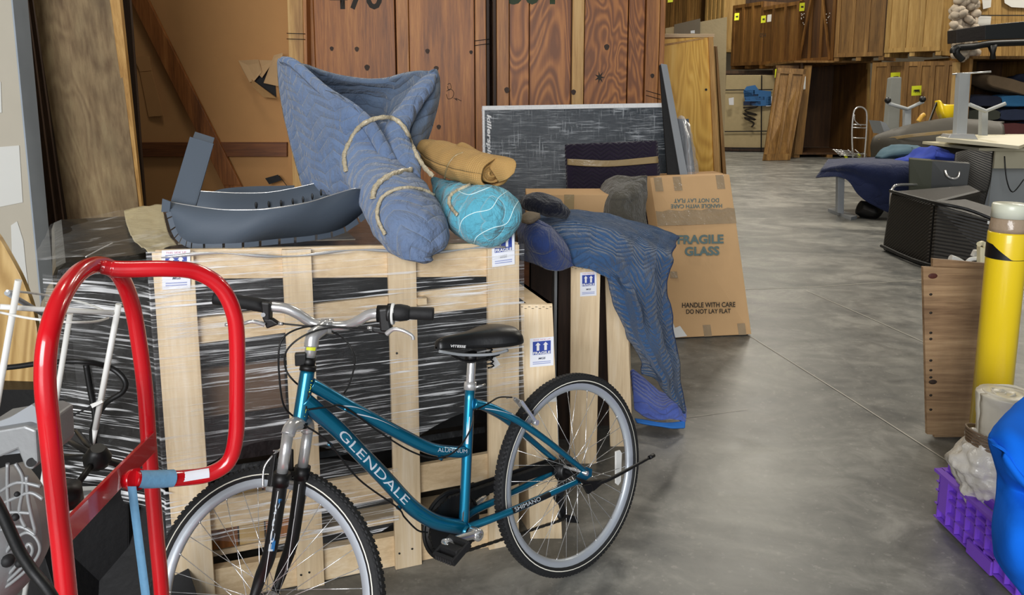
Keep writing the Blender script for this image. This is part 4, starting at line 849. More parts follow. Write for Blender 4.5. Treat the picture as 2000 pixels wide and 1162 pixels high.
# ---------------------------------------------------------------- narrow crates
def sticker(parent, O, X, Y, torn=False, top=True):
    n = X.cross(Y).normalized(); 
    if n.dot(CAMP-O) < 0: n = -n
    def P_(a, b, l): return O + X*a + Y*b + n*l
    s = MB().poly([P_(0, 0, .001), P_(1, 0, .001), P_(1, 1, .001), P_(0, 1, .001)], .0008, n).build('sticker', m_paper, parent)
    MB().poly([P_(.12, .42, .0022), P_(.88, .42, .0022), P_(.88, .88, .0022), P_(.12, .88, .0022)], .0004, n).build('blue_panel', m_blueink, s)
    for c in (.34, .66):
        MB().poly([P_(a, b, .003) for a, b in ((c-.055, .56), (c+.055, .56), (c+.055, .75), (c+.11, .75), (c, .85), (c-.11, .75), (c-.055, .75))], .0003, n).build('arrow', m_wlet, s)
    text('FRAGILE', m_wlet, s, P_(.14, .435, .0032), X*.72, Y*.095, bold=.03)
    text('MGS', m_darkink, s, P_(.36, .25, .0022), X*.3, Y*.07, bold=.03, shear=.2)
    text('THIS SIDE UP', m_redink, s, P_(.14, .91, .0022), X*.72, Y*.05)
    for b in (.09, .15): MB().poly([P_(.12, b, .0022), P_(.88, b, .0022), P_(.88, b+.025, .0022), P_(.12, b+.025, .0022)], .0003, n).build('fine_print', plain('fine_print_blue', '#8f9ac8', .6) if 'fine_print_blue' not in D.materials else D.materials['fine_print_blue'], s)
    return s
def longcrate(label, tl, tr, bl, br, yv, back, mat=m_pine, split=()):
    """pine end board facing the camera with a long body running back"""
    a, c = W(*tl, yv), W(*tr, yv); z = (a.z+c.z)/2; a.z = c.z = z; e = W(*br, yv); d = W(*bl, yv); e = V((e.x, yv, 0)); d = V((d.x, yv, 0))
    r = thing('narrow_crate', label, 'crate', (d+e)/2)
    MB().slab([a, c, e, d], .02).build('end_board', mat, r, bevel=.0015)
    back = V(back); k = V((.004, .02, -.0))
    MB().hexa([a+k, a+k+back, d+k+back, d+k] + [p+V((.018, 0, 0)) for p in (a+k, a+k+back, d+k+back, d+k)]).build('side_board', mat, r)
    MB().hexa([c+k-V((.022,0,0)), c+k+back-V((.022,0,0)), e+k+back-V((.022,0,0)), e+k-V((.022,0,0))] + [p+V((.018-.022, 0, 0)) for p in (c+k, c+k+back, e+k+back, e+k)]).build('side_board', mat, r)
    MB().hexa([a+V((0,.02,0)), a+V((0,.02,0))+back, c+V((0,.02,0))+back, c+V((0,.02,0))] + [p-V((0, 0, .012))+V((0,.02,0)) for p in (a, a+back, c+back, c)]).build('top_board', m_pine_h, r)
    for i in range(9): MB().box(a*(1-(i+.5)/9)+c*((i+.5)/9)+V((0, .003, -.008-.006*(i % 2))), (.008, .008, .0015)).build('staple', m_blackm, r)
    return r, a, c, d, e
zA = W(1050, 596, 2.66).z; pA = G(1080, 592, zA); pB = G(1013, 545, zA); bk = (pB-pA)*1.6
cA, a, c, d, e = longcrate('short narrow pine crate with a FRAGILE sticker, nearest beside the big wrapped crate', (1016, 598), (1079, 592), (1036, 1056), (1098, 1052), 2.66, (bk.x, bk.y, 0))
def onb(u, v, y): return W(u, v, y-.001)
O = onb(1035, 717, 2.66); sticker(cA, O, onb(1081, 713, 2.66)-O, onb(1035, 661, 2.66)-O)
MB().slab(WP([(1064, 768, 2.657), (1086, 764, 2.657), (1088, 784, 2.657), (1064, 786, 2.657)]), .001).build('packing_label', m_white, cA)
cB, a, c, d, e = longcrate('taller narrow pine crate with a FRAGILE sticker standing under the dark blue quilt', (1115, 520), (1173, 517), (1113, 905), (1165, 903), 3.25, (.08, .8, 0))
O = onb(1133, 579, 3.25); sticker(cB, O, onb(1165, 577, 3.25)-O, onb(1133, 532, 3.25)-O)
cC, a, c, d, e = longcrate('narrow pine crate half covered by the hanging dark blue quilt', (1181, 512), (1222, 512), (1192, 876), (1236, 872), 3.42, (.12, .8, 0))
for i, (u0, u1, y, z, m, lb) in enumerate([(1008, 1034, 3.5, 1.0, m_darkrail, 'reddish-brown board standing between the wrapped crate and the pine crates'), (1036, 1080, 3.6, 1.0, m_darkwood, 'dark brown board standing behind the short pine crate'), (1082, 1089, 3.4, 1.0, m_grey, 'pale metal strip standing between the pine crates'), (1090, 1116, 3.5, 1.0, m_darkwood, 'dark panel with a torn sticker left of the taller pine crate')]):
    x0 = W(u0, 560, y).x; x1 = W(u1, 560, y).x
    o = MB().box(((x0+x1)/2, y+.2, z/2), (x1-x0-.004, .4, z)).build('standing_board', m, None, label=lb, cat='board')
O = W(1104, 597, 3.39); 
x0 = W(1160, 700, 3.62).x; MB().box((x0+.05, 3.8, .5), (.16, .3, 1.0)).build('standing_board', m_darkwood, None, label='dark board in the gap right of the taller pine crate', cat='board')

# ---------------------------------------------------------------- quilts over the narrow crates
q1_ = thing('moving_quilt', 'large dark blue quilted moving blanket hanging over the narrow crates', 'blanket', (W(1250, 700, 3.3).x, 3.35, 0))
Q = [[(1040, 414, 3.95), (1120, 411, 4.05), (1200, 423, 4.05), (1262, 440, 3.95), (1321, 463, 3.8)],
 [(1036, 440, 3.45), (1110, 438, 3.35), (1190, 452, 3.35), (1252, 476, 3.4), (1314, 490, 3.55)],
 [(1072, 488, 3.22), (1120, 486, 3.17), (1185, 492, 3.16), (1245, 520, 3.25), (1302, 540, 3.45)],
 [(1108, 514, 3.16), (1140, 516, 3.14), (1186, 522, 3.13), (1245, 565, 3.2), (1304, 590, 3.42)],
 [(1180, 530, 3.14), (1198, 548, 3.12), (1225, 580, 3.14), (1262, 625, 3.2), (1313, 650, 3.42)],
 [(1202, 605, 3.2), (1222, 622, 3.16), (1246, 650, 3.18), (1278, 690, 3.24), (1322, 712, 3.42)],
 [(1250, 690, 3.3), (1262, 702, 3.26), (1277, 722, 3.27), (1300, 745, 3.32), (1330, 768, 3.44)],
 [(1254, 730, 3.36), (1274, 737, 3.35), (1292, 752, 3.36), (1315, 780, 3.4), (1337, 806, 3.46)]]
g = patch(Q, 10, .035, 7, 2)
MB().grid(g).build('quilted_cloth', m_qnavy, q1_, solid=.014)
edge = [r[-1] for r in g] ; MB().tube(edge, .008, 6).build('edge_binding', plain('navy_binding', '#26395c', .9), q1_)
MB().tube([r[0] for r in g[20:]], .008, 6).build('edge_binding', D.materials['navy_binding'], q1_)
g = patch([[(1012, 424, 3.3), (1040, 430, 3.1), (1075, 450, 3.1), (1105, 480, 3.12)], [(1016, 455, 3.15), (1042, 470, 3.0), (1080, 485, 3.02), (1112, 505, 3.1)], [(1022, 505, 3.2), (1050, 512, 3.08), (1085, 526, 3.06), (1118, 516, 3.12)]], 8, .015, 8)
MB().grid(g).build('moving_quilt', m_qnavy2, None, label='indigo quilt fold hanging left of the dark blue quilt, beside the crate sticker', cat='blanket', solid=.03)
g = loft(WP([(1028, 398, 3.5), (1050, 396, 3.45), (1085, 408, 3.4), (1110, 420, 3.4)]), [(.04, .03), (.09, .045), (.08, .04), (.02, .02)], 22, 6, .01, 14); MB().grid(g).build('rolled_blanket', quilt('black_blanket', '#15161f', '#1f2230', '#101018', 6, 2, .3), None, label='black-navy rolled blanket lying at the top of the dark blue quilt', cat='blanket')
MB().grid(loft(WP([(1018, 428, 3.05), (1035, 425, 3.05), (1055, 421, 3.05)]), [(.02, .015), (.05, .025), (.012, .01)], 16, 5)).build('felt_pad', plain('brown_felt', '#7c6f5d', .95, 0, .5, 60), None, label='small oval brown felt pad sticking out right of the turquoise bundle', cat='pad')
g = patch([[(1234, 722, 3.80), (1255, 740, 3.84), (1285, 765, 3.82), (1310, 774, 3.78), (1333, 782, 3.76)], [(1236, 760, 3.70), (1260, 785, 3.66), (1290, 798, 3.62), (1315, 790, 3.62), (1338, 800, 3.66)], [(1238, 800, 3.64), (1262, 815, 3.60), (1290, 820, 3.58), (1315, 818, 3.60), (1338, 824, 3.60)]], 8, .012, 9)
fq = thing('moving_quilt', 'periwinkle blue quilt crumpled on the floor at the foot of the dark blue quilt', 'blanket', G(1290, 825))
MB().grid(g).build('quilted_cloth', m_qperi, fq, solid=.02)
g = patch([[(1240, 818, 3.62), (1265, 822, 3.60), (1290, 826, 3.58), (1315, 826, 3.59), (1338, 822, 3.61)], [(1244, 825, 3.60), (1265, 829, 3.58), (1290, 833, 3.565), (1315, 836, 3.56), (1337, 836, 3.58)]], 6)
MB().grid(g).build('hem', plain('cyan_blue_edge', '#2f74c4', .9), fq, solid=.012)
# ---------------------------------------------------------------- big wrapped crate
ang = R(20); CO = G(1015, 1062); e1 = V((-math.cos(ang), -math.sin(ang), 0)); e2 = V((-math.sin(ang), math.cos(ang), 0)); Zv = V((0, 0, 1))
def cpx(u, v, d=0.): return onplane(u, v, CO + e2*d, e2)
def cs(u, v): return (cpx(u, v)-CO).dot(e1)
def cp(s, d, z): return CO + e1*s + e2*d + Zv*z
wc = thing('wrapped_crate', 'large pine slatted crate of black goods wound in clear stretch film', 'crate', cp(.6, .5, 0))
def cbox(s0, s1, d0, d1, z0, z1, nm, m, z2=None, bevel=.0015):
    z2 = z1 if z2 is None else z2   # z1 at s0, z2 at s1
    return MB().hexa([cp(s0, d0, z1), cp(s1, d0, z2), cp(s1, d0, z0), cp(s0, d0, z0), cp(s0, d1, z1), cp(s1, d1, z2), cp(s1, d1, z0), cp(s0, d1, z0)]).build(nm, m, wc, bevel=bevel)
def ztop(s): return 1.13 + .055*max(0, s)/1.17
for (u0, u1, vr, zb) in ((308, 388, 658, 0), (552, 609, 520, 0), (762, 816, 673, 0), (954, 1014, 700, .0)):
    s1, s0 = cs(u0, vr), cs(u1, vr)
    cbox(s0, s1, 0, .02, zb, ztop(s0)-.001, 'post', m_pine, ztop(s1)-.001)
def cslab(q, d, t, nm, m): return MB().slab([cpx(u, v, d) for u, v in q], t).build(nm, m, wc, bevel=.0015)
cslab([(303, 489), (1012, 474), (1012, 540), (303, 545)], .021, .02, 'rail', m_pine_h)
cslab([(387, 622), (1008, 548), (1008, 592), (387, 672)], .021, .02, 'rail', m_pine_h)
cslab([(387, 985), (1008, 876), (1008, 928), (387, 1042)], .021, .02, 'rail', m_pine_h)
cslab([(355, 1125), (1008, 1002), (1008, 1058), (355, 1190)], .021, .035, 'rail', m_pine_h)
s0 = cs(345, 900)
cbox(s0-.1, s0+.0, .021, .04, 0, 1.15, 'post', m_pine) if False else None
# second row of posts and rails at the back and sides of the crate
for s in (.03, .4, .78, 1.12): cbox(s, s+.09, .96, .98, 0, 1.1, 'post', m_pine)
cbox(0, 1.17, .94, .96, 1.0, 1.1, 'rail', m_pine_h); cbox(0, .02, .05, .95, 1.03, 1.12, 'rail', m_pine_h)
for s in (0., 1.13): cbox(s+.001, s+.03, .045, .94, .03, .12, 'skid', m_pine_h)
for d in (.1, .3, .5, .7, .88): cbox(.03, 1.13, d, d+.1, .12, .14, 'deck_board', m_pine_h)
m_goods = plain('black_wrapped_goods', '#050506', .35, 0, .6, 12)
cbox(.05, 1.10, .10, .90, .42, 1.06, 'black_goods', m_goods, bevel=.03)
cbox(.05, 1.08, .16, .90, .15, .41, 'black_goods', m_goods, bevel=.03)
for i in range(4): cbox(.72+i*.085, .72+i*.085+.08, .09, .11, .15, .37, 'inner_slat', m_vault if i % 2 else m_tanply)
cbox(.80, 1.06, .075, .10, .62, .78, 'brown_carton', plain('brown_inner_card', '#5e4734', .8), bevel=.004)
m_goods2 = plain('black_film_goods', '#100e0b', .3, 0, .9, 9)
# left block of black-wrapped goods
gl_ = []
MB().hexa([cp(1.10, .26, 1.13), cp(1.48, .26, 1.11), cp(1.48, .26, .12), cp(1.10, .26, .12), cp(1.10, 1.2, 1.13), cp(1.66, 1.2, 1.13), cp(1.62, 1.2, .12), cp(1.10, 1.2, .12)]).build('black_goods', m_goods2, wc, bevel=.04)
cbox(1.12, 1.46, .30, 1.1, .0, .12, 'skid', m_darkwood)
cbox(.05, 1.12, .05, .95, 1.062, 1.085, 'top_board', m_goods2, 1.13)
# paper on the top
def ctop(u, v, z): return G(u, v, z)
gg = []
rows = [[(242, 412), (290, 402), (316, 400)], [(248, 440), (290, 430), (322, 430)], [(262, 470), (296, 468), (330, 458)], [(290, 492), (310, 490), (345, 478)]]
gg = [cr([G(u, v, 1.155+.004*((i+j) % 2)) for j, (u, v) in enumerate(r)], 8) for i, r in enumerate(rows)]
gg = [cr([gg[i][j] for i in range(4)], 8) for j in range(len(gg[0]))]
for r in gg:
    for i, p in enumerate(r): r[i] = p + Zv*.008*noise.noise(p*28)
MB().grid(gg).build('paper_wrap', plain('cream_wrapping_paper', '#cdc09a', .55, 0, .6, 30), wc, solid=.003)
MB().poly([cp(.55, .12, 1.16), cp(1.1, .1, 1.185), cp(1.1, .9, 1.16), cp(.55, .9, 1.13)], .004, Zv).build('top_sheet', plain('film_dulled_board', '#6d665a', .4, 0, .5, 10, vary=.2), wc)
# film: front, top and left side
def wob(p, a=.010, f=5): return a*noise.noise(p*f) + a*.5*noise.noise(V((p.x*3, p.y*3, p.z*30)))
def fsheet(s0, s1, zf0, zf1, d, nm='stretch_film', n=60, m=30, mat=None):
    g = []
    for j in range(m+1):
        r = []
        for i in range(n+1):
            s = s0+(s1-s0)*i/n; zt_, zb_ = zf1(s), zf0(s); z = zb_+(zt_-zb_)*j/m; p = cp(s, d, z); r.append(p - e2*abs(wob(p)))
        g.append(r)
    return MB().grid(g).build(nm, mat or m_film, wc)
fsheet(-.012, 1.18, lambda s: .50+.05*math.sin(s*9), lambda s: ztop(s)+.004, -.006)
fsheet(.45, 1.18, lambda s: .19+.06*math.sin(s*7), lambda s: .42+.04*math.sin(s*11), -.008)
g = []
for i in range(41):
    s = 1.175+.33*i/40; dd = -.004 + .26*(i/40)**.8; g.append([cp(s, dd, z)-e2*abs(wob(cp(s, dd, z), .014)) for z in [(.35+.74*j/24) for j in range(25)]])
MB().grid(g).build('stretch_film', m_film, wc)
g = []
for i in range(31):
    d = .0+1.2*i/30; g.append([cp(s, max(d, .26*(s-1.17)/.32) if s > 1.17 else d, (ztop(min(s, 1.17))+.006 if s < 1.17 else 1.185-(s-1.17)*.16)) + Zv*.012*noise.noise(V((s*6, d*6, 2))) for s in [-.0+(1.50+.16*i/30)*k/40 for k in range(41)]])
MB().grid(g).build('stretch_film', m_filmtop, wc)
for pts in ([(168, 505), (200, 488), (220, 478)],):
    MB().tube(cr([G(u, v, 1.125)+Zv*.006 for u, v in pts], 6), .0022, 5).build('film_strand', m_white, wc)
MB().tube([cp(s, -.012, ztop(s)-.012+.008*math.sin(s*14)) for s in [i*.03 for i in range(2, 39)]], [.004+.002*math.sin(i) for i in range(37)], 6).build('film_strand', m_silver, wc)
def cst(u0, v0, u1, v1, tilt=0):
    O = cpx(u0, v1, -.004); sticker(wc, O, cpx(u1, v1+tilt, -.004)-O, cpx(u0-1, v0, -.004)-O)
cst(317, 489, 372, 566, -3); cst(961, 456, 1005, 522, -6)
for u, v in ((780, 1081), (805, 1072), (588, 1123), (604, 1118), (775, 690)): MB().ball(cpx(u, v, -.001), .004, 8, (1, .4, 1)).build('nail_head', m_blackm, wc)
MB().box(cpx(823, 587, .0)+e2*.01, (.03, .05, .022), yaw=ang).build('block', m_pine_h, wc)

# ---------------------------------------------------------------- slate curved metal parts on the crate
st_ = thing('curved_metal_tray', 'dark grey curved sheet-metal edging with tabs and an upright strap, lying on the crate', 'metal edging', W(520, 480, 2.7))
up_ = [(329, 394), (381, 403), (430, 409), (480, 410), (532, 407), (602, 395), (648, 381), (695, 368), (716, 374)]
lo_ = [(333, 412), (345, 449), (358, 466), (388, 476), (463, 474), (532, 467), (618, 458), (672, 443), (716, 408)]
zt_ = 1.165
def upy(i): return 2.62 + .02*i
YL = [2.36, 2.34, 2.33, 2.33, 2.34, 2.40, 2.49, 2.58, 2.66]
low = cr([W(u, v, YL[i]) for i, (u, v) in enumerate(lo_)], 6); lowt = cr([W(u+(-9 if i < 2 else -4 if i == 2 else 8 if i > 7 else 3 if i == 7 else 0), v+(3 if i < 1 else 7 if i == 1 else 11), YL[i]-.004) for i, (u, v) in enumerate(lo_)], 6)
upp = cr([W(u, v, YL[i]+.03) for i, (u, v) in enumerate(up_)], 6)
MB().grid([low, [a*.5+b*.5 for a, b in zip(low, upp)], upp]).build('front_sheet', m_slate, st_, solid=.003)
MB().tube(upp, .0022, 5).build('bright_edge', m_silver, st_)
tabs = 17
for k in range(tabs):
    i0 = int(k*(len(low)-1)/tabs); i1 = int((k+1)*(len(low)-1)/tabs)
    a = low[i0]*.93+low[i1]*.07; b_ = low[i0]*.07+low[i1]*.93
    at = lowt[i0]*.93+lowt[i1]*.07; bt = lowt[i0]*.07+lowt[i1]*.93; nn = V((0, .002, 0)); MB().hexa([a, b_, bt, at, a+nn, b_+nn, bt+nn, at+nn]).build('tab', m_slate, st_)
bu = [(370, 372), (420, 375), (463, 377), (520, 376), (570, 368), (620, 357), (655, 352), (700, 362)]
bupp = cr(WP([(u, v, 2.92+.02*i) for i, (u, v) in enumerate(bu)]), 6); blow = [p+V((0, -.03, -.13)) for p in bupp]
MB().grid([blow, bupp]).build('rear_sheet', m_slate, st_, solid=.003); MB().tube(bupp, .002, 5).build('bright_edge', m_silver, st_)
for u, v in [(392, 400), (405, 402), (427, 403), (452, 404), (477, 403), (500, 401), (525, 399), (549, 397), (572, 394), (592, 390), (610, 384), (627, 376), (643, 368)]:
    p = onplane(u, v, blow[20]+V((0, -.012, 0)), V((0, 1, -.15))); MB().ball(p, .0125, 8, (.38, .2, 1.1)).build('slot', m_black, st_)
cu_ = cr(WP([(410, 376, 3.1), (440, 368, 3.15), (490, 364, 3.2), (540, 363, 3.2), (575, 362, 3.2)]), 6); MB().grid([[p+V((0, 0, -.1)) for p in cu_], cu_]).build('rear_sheet', m_slate, st_, solid=.003)
MB().slab(WP([(371, 267, 2.6), (417, 281, 2.6), (382, 403, 2.42), (334, 392, 2.42)]), .004).build('upright_strap', m_slate, st_)
MB().slab(WP([(381, 257, 2.65), (419, 269, 2.65), (415, 282, 2.61), (377, 268, 2.61)]), .004).build('bent_tab', m_slate, st_)
MB().slab(WP([(415, 281, 2.6), (418, 280, 2.65), (384, 402, 2.46), (381, 402, 2.42)]), .004).build('return_edge', m_slate, st_)
MB().slab(WP([(317, 388, 2.37), (333, 394, 2.36), (331, 414, 2.36), (315, 414, 2.37)]), .004).build('end_tab', m_slate, st_)


# ---------------------------------------------------------------- blue quilted bundle
bb = thing('quilted_bundle', 'big blue quilted bundle taped up with two horn-like corners, on the crate', 'bundle', W(730, 460, 3.0))
def P3(u, v, y): return W(u, v, y)
# back sheet between the horns
g = patch([[(556, 114, 3.1), (600, 128, 3.2), (652, 146, 3.3), (735, 157, 3.35), (800, 142, 3.25), (846, 137, 3.1)],
 [(580, 150, 3.12), (625, 165, 3.3), (670, 180, 3.42), (735, 188, 3.45), (795, 178, 3.32), (836, 172, 3.12)],
 [(630, 190, 3.1), (660, 205, 3.32), (695, 215, 3.45), (740, 222, 3.45), (780, 215, 3.3), (810, 215, 3.1)],
 [(690, 235, 3.05), (705, 245, 3.25), (725, 255, 3.35), (745, 262, 3.35), (765, 258, 3.25), (780, 255, 3.1)],
 [(720, 290, 3.1), (730, 300, 3.2), (740, 305, 3.3), (750, 308, 3.3), (760, 308, 3.2), (775, 305, 3.1)]], 7, .012, 5, 3)
MB().grid(g).build('back_sheet', m_qback, bb, solid=.022)
# left wing
g = patch([[(546, 124, 3.22), (550, 113, 3.14), (562, 112, 3.06), (577, 122, 3.0)],
 [(549, 170, 3.2), (570, 160, 3.06), (600, 155, 2.98), (634, 173, 2.93)],
 [(556, 215, 3.18), (590, 210, 3.02), (640, 205, 2.93), (690, 212, 2.87)],
 [(567, 265, 3.15), (610, 262, 2.99), (665, 255, 2.9), (728, 252, 2.82)],
 [(580, 315, 3.12), (625, 318, 2.98), (680, 308, 2.88), (745, 300, 2.8)],
 [(592, 358, 3.1), (640, 362, 2.98), (690, 360, 2.87), (745, 350, 2.78)],
 [(600, 372, 3.1), (645, 378, 3.0), (700, 380, 2.88), (745, 385, 2.78)]], 8, .03, 6, 1)
MB().grid(g).build('left_wing', m_qblue, bb, solid=.022)
ridge = cr(WP([(553, 118, 3.1), (577, 127, 3.02), (634, 178, 2.94), (690, 216, 2.88), (728, 256, 2.83), (762, 318, 2.77)]), 8)
MB().tube(ridge, [.016+.012*min(1, i/30) for i in range(len(ridge))], 14).build('left_fold', m_qblue, bb)
# right horn: rolled fold plus outer sheet
MB().grid(loft(WP([(848, 146, 3.1), (832, 165, 3.06), (808, 198, 3.0), (785, 235, 2.95), (775, 275, 2.9), (780, 320, 2.85)]), [(.018, .016), (.035, .03), (.045, .035), (.045, .04), (.05, .045), (.05, .05)], 26, 6, .008, 12)).build('right_fold', m_qblue, bb)
g = patch([[(838, 140, 3.1), (848, 137, 3.12), (855, 150, 3.16)], [(825, 190, 3.06), (845, 190, 3.08), (854, 190, 3.18)], [(805, 240, 3.0), (828, 240, 3.04), (843, 238, 3.16)], [(795, 285, 2.98), (815, 285, 3.02), (828, 282, 3.14)], [(795, 310, 2.98), (808, 312, 3.0), (818, 306, 3.1)]], 8, .012, 8, 5)
MB().grid(g).build('right_sheet', m_qback, bb, solid=.02)
def rr(px, y): return px*y/1500
MB().grid(loft(WP([(712, 250, 3.0), (722, 285, 2.95), (735, 325, 2.86), (758, 368, 2.74), (782, 405, 2.62), (803, 440, 2.52), (817, 470, 2.45), (825, 497, 2.42), (828, 512, 2.42)]),
   [(rr(20, 3), rr(22, 3)), (rr(48, 3), rr(40, 3)), (rr(66, 2.9), rr(48, 2.9)), (rr(68, 2.75), rr(50, 2.75)), (rr(75, 2.6), rr(58, 2.6)), (rr(74, 2.5), rr(60, 2.5)), (rr(64, 2.45), rr(48, 2.45)), (rr(42, 2.4), rr(28, 2.4)), (rr(14, 2.4), rr(8, 2.4))], 46, 9, .012, 9, 4)).build('barrel', m_qblue, bb)
MB().grid(loft(WP([(745, 250, 2.98), (770, 285, 2.9), (790, 320, 2.82), (808, 352, 2.74)]), [(.03, .03), (.055, .05), (.062, .055), (.03, .03)], 26, 6, .014, 10, 9)).build('barrel_fold', m_qblue, bb)
from mathutils.bvhtree import BVHTree
def snapper(root):
    vs, fs = [], []
    for o in root.children:
        if o.type != 'MESH' or o.name.startswith('tape'): continue
        b = len(vs); vs += [WM[o] @ v.co for v in o.data.vertices]; fs += [tuple(b+i for i in p.vertices) for p in o.data.polygons]
    return BVHTree.FromPolygons(vs, fs)
def ribbon(pts, w, mat, parent, nm='tape_band', fr=0):
    # tape laid on the surface of the bundle it binds
    tree = snapper(parent); P_ = []; fin = cr([V((u, v, y)) for u, v, y in pts], 7)
    for q in fin:
        d = ray(q.x, q.y).normalized(); h = tree.ray_cast(CAMP, d); p = W(q.x, q.y, q.z)
        P_.append(CAMP + d*(h[3]-.014-.0*w) if h[0] is not None and abs(h[0].y-p.y) < .25 else p)
    for _ in range(2): P_ = [P_[0]] + [(P_[i-1]+P_[i]*2+P_[i+1])/4 for i in range(1, len(P_)-1)] + [P_[-1]]
    a = []; c = []
    for i, p in enumerate(P_):
        t = (P_[min(i+1, len(P_)-1)]-P_[max(i-1, 0)]).normalized(); s = t.cross(V((0, 1, 0))).normalized()*w/2*(1+.15*math.sin(i*1.7)); a.append(p+s); c.append(p-s)
    return MB().grid([a, [(x+y)/2+V((0, -.003, 0)) for x, y in zip(a, c)], c]).build(nm, mat, parent, solid=.002)
m_gtape = plain('crinkled_clear_tape', '#b5a98f', .15, .0, .9, 60, vary=.25)
ribbon([(676, 335, 2.84), (672, 305, 2.86), (684, 275, 2.86), (704, 246, 2.84), (735, 231, 2.83), (768, 231, 2.86), (790, 250, 2.88), (803, 278, 2.86), (812, 300, 2.84), (830, 328, 2.75), (846, 344, 2.7)], .016, m_gtape, bb)
ribbon([(728, 388, 2.62), (732, 368, 2.6), (748, 350, 2.6), (775, 337, 2.62), (806, 331, 2.68)], .018, m_gtape, bb)
ribbon([(752, 458, 2.52), (738, 430, 2.5), (738, 405, 2.5), (750, 382, 2.5), (785, 367, 2.54), (825, 370, 2.6), (848, 382, 2.62)], .012, m_gtape, bb)
# burlap roll
bu_ = thing('burlap_roll', 'tan burlap sheet rolled up lying on top of the turquoise bundle', 'roll', W(900, 345, 2.85))
MB().grid(loft(WP([(828, 290, 3.05), (860, 305, 2.98), (905, 322, 2.8), (945, 333, 2.68), (968, 338, 2.63)]), [(.045, .035), (.07, .055), (.075, .058), (.072, .056), (.066, .05)], 40, 8, .007, 14, 3, capend=False)).build('rolled_sheet', m_burlap, bu_, solid=.008)
ax = (W(968, 338, 2.63)-W(945, 333, 2.68)).normalized(); xs_ = ax.cross(Zv).normalized(); zs_ = xs_.cross(ax)
sp = [W(962, 337, 2.64)+xs_*math.cos(a)*(.066-a*.0042)+zs_*math.sin(a)*(.048-a*.003) for a in [i*.3 for i in range(44)]]
MB().grid([sp, [p-ax*.09 for p in sp]]).build('inner_turns', m_burlap, bu_, solid=.006)
MB().grid(loft([W(940, 332, 2.68), W(960, 336, 2.645)], [(.045, .03), (.045, .03)], 24, 3, .004)).build('inner_core', m_burlap, bu_)
MB().grid(patch([[(885, 290, 2.9), (900, 279, 2.86), (915, 284, 2.84)], [(905, 298, 2.8), (925, 296, 2.76), (945, 300, 2.72)], [(945, 315, 2.66), (975, 312, 2.62), (1003, 312, 2.6)], [(975, 355, 2.62), (990, 350, 2.58), (1004, 338, 2.58)]], 6, .004)).build('loose_flap', m_burlap, bu_, solid=.006)
ribbon([(868, 350, 2.82), (874, 325, 2.78), (888, 305, 2.8), (905, 298, 2.84)], .006, m_tape, bu_)
# turquoise bundle
tq = thing('turquoise_bundle', 'turquoise quilted bundle with white stitching hanging over the crate edge', 'bundle', W(940, 470, 2.75))
MB().grid(loft(WP([(846, 350, 3.0), (865, 368, 2.94), (895, 390, 2.82), (922, 408, 2.72), (945, 420, 2.62), (958, 428, 2.54), (963, 432, 2.5)]), [(.01, .01), (.045, .035), (.085, .07), (.115, .092), (.128, .103), (.105, .085), (.03, .025)], 50, 9, .012, 9, 8)).build('padded_roll', m_qteal, tq)
ribbon([(893, 420, 2.64), (878, 400, 2.66), (880, 382, 2.68), (898, 370, 2.7), (920, 360, 2.74)], .012, m_gtape, tq)

# ---------------------------------------------------------------- left corner clutter
lp = thing('curved_plywood', 'tan plywood sheet with a rounded corner leaning at the far left', 'plywood', (W(-20, 800, 2.7).x, 2.7, 0))
pts = cr(WP([(-120, 380, 2.8), (-30, 430, 2.78), (30, 520, 2.76), (60, 590, 2.74), (72, 640, 2.73)]), 5) + [W(78, 760, 2.7), V((W(84, 1000, 2.68).x, 2.68, 0)), V((W(-150, 1000, 2.68).x, 2.68, 0))]
MB().poly(pts, .02, (0, 1, 0)).build('sheet', m_tanply, lp)
MB().grid(patch([[(86, 585, 2.75), (100, 555, 2.72), (118, 535, 2.75)], [(80, 610, 2.7), (105, 590, 2.62), (128, 590, 2.7)], [(85, 650, 2.72), (105, 640, 2.66), (125, 640, 2.72)]], 6, .03, 14)).build('crumpled_paper', plain('grey_cream_paper', '#8f8672', .8), None, label='crumpled cream paper stuffed between the plywood and the wrapped crate', cat='paper', solid=.004)
rk = thing('white_rack', 'white tubular rack with curved wires standing behind the red cart', 'rack', (W(130, 800, 1.9).x, 1.95, 0))
for a, c in (((36, 547, 1.75), (-60, 1100, 1.75)), ((137, 613, 2.05), (55, 1120, 2.05)), ((232, 594, 1.9), (186, 838, 1.9))):
    P0, P1 = W(*a), W(*c); P2 = P1 if c[0] == 186 else P0+(P1-P0)*((0-P0.z)/(P1.z-P0.z)); MB().cyl(P0, P2, .0075, 12).build('leg', m_white, rk)
MB().tube([W(186, 838, 1.9), W(183, 870, 1.9)], [.0075, .002], 10).build('leg_tip', m_white, rk)
MB().tube(cr(WP([(14, 568, 1.76), (60, 572, 1.95), (110, 580, 2.05), (165, 592, 2.0), (208, 609, 1.92)]), 6), .003, 8).build('wire', m_white, rk)
MB().tube(cr(WP([(0, 610, 1.76), (60, 622, 1.72), (130, 629, 1.72), (185, 628, 1.8), (211, 621, 1.9)]), 6), .003, 8).build('wire', m_white, rk)
MB().tube(WP([(0, 599, 1.76), (60, 603, 1.8), (226, 611, 1.9)]), .0065, 10).build('cross_bar', m_white, rk)
MB().tube(WP([(14, 572, 1.76), (82, 612, 2.0)]), .0065, 10).build('cross_bar', m_grey, rk)
MB().slab(WP([(176, 790, 1.88), (199, 781, 1.88), (201, 786, 1.88), (180, 797, 1.88)]), .004).build('cable_clip', m_white, rk)
MB().tube(cr(WP([(105, 824, 1.88), (140, 812, 1.88), (178, 793, 1.88)]), 6), .0025, 6).build('cable', m_blackm, rk)
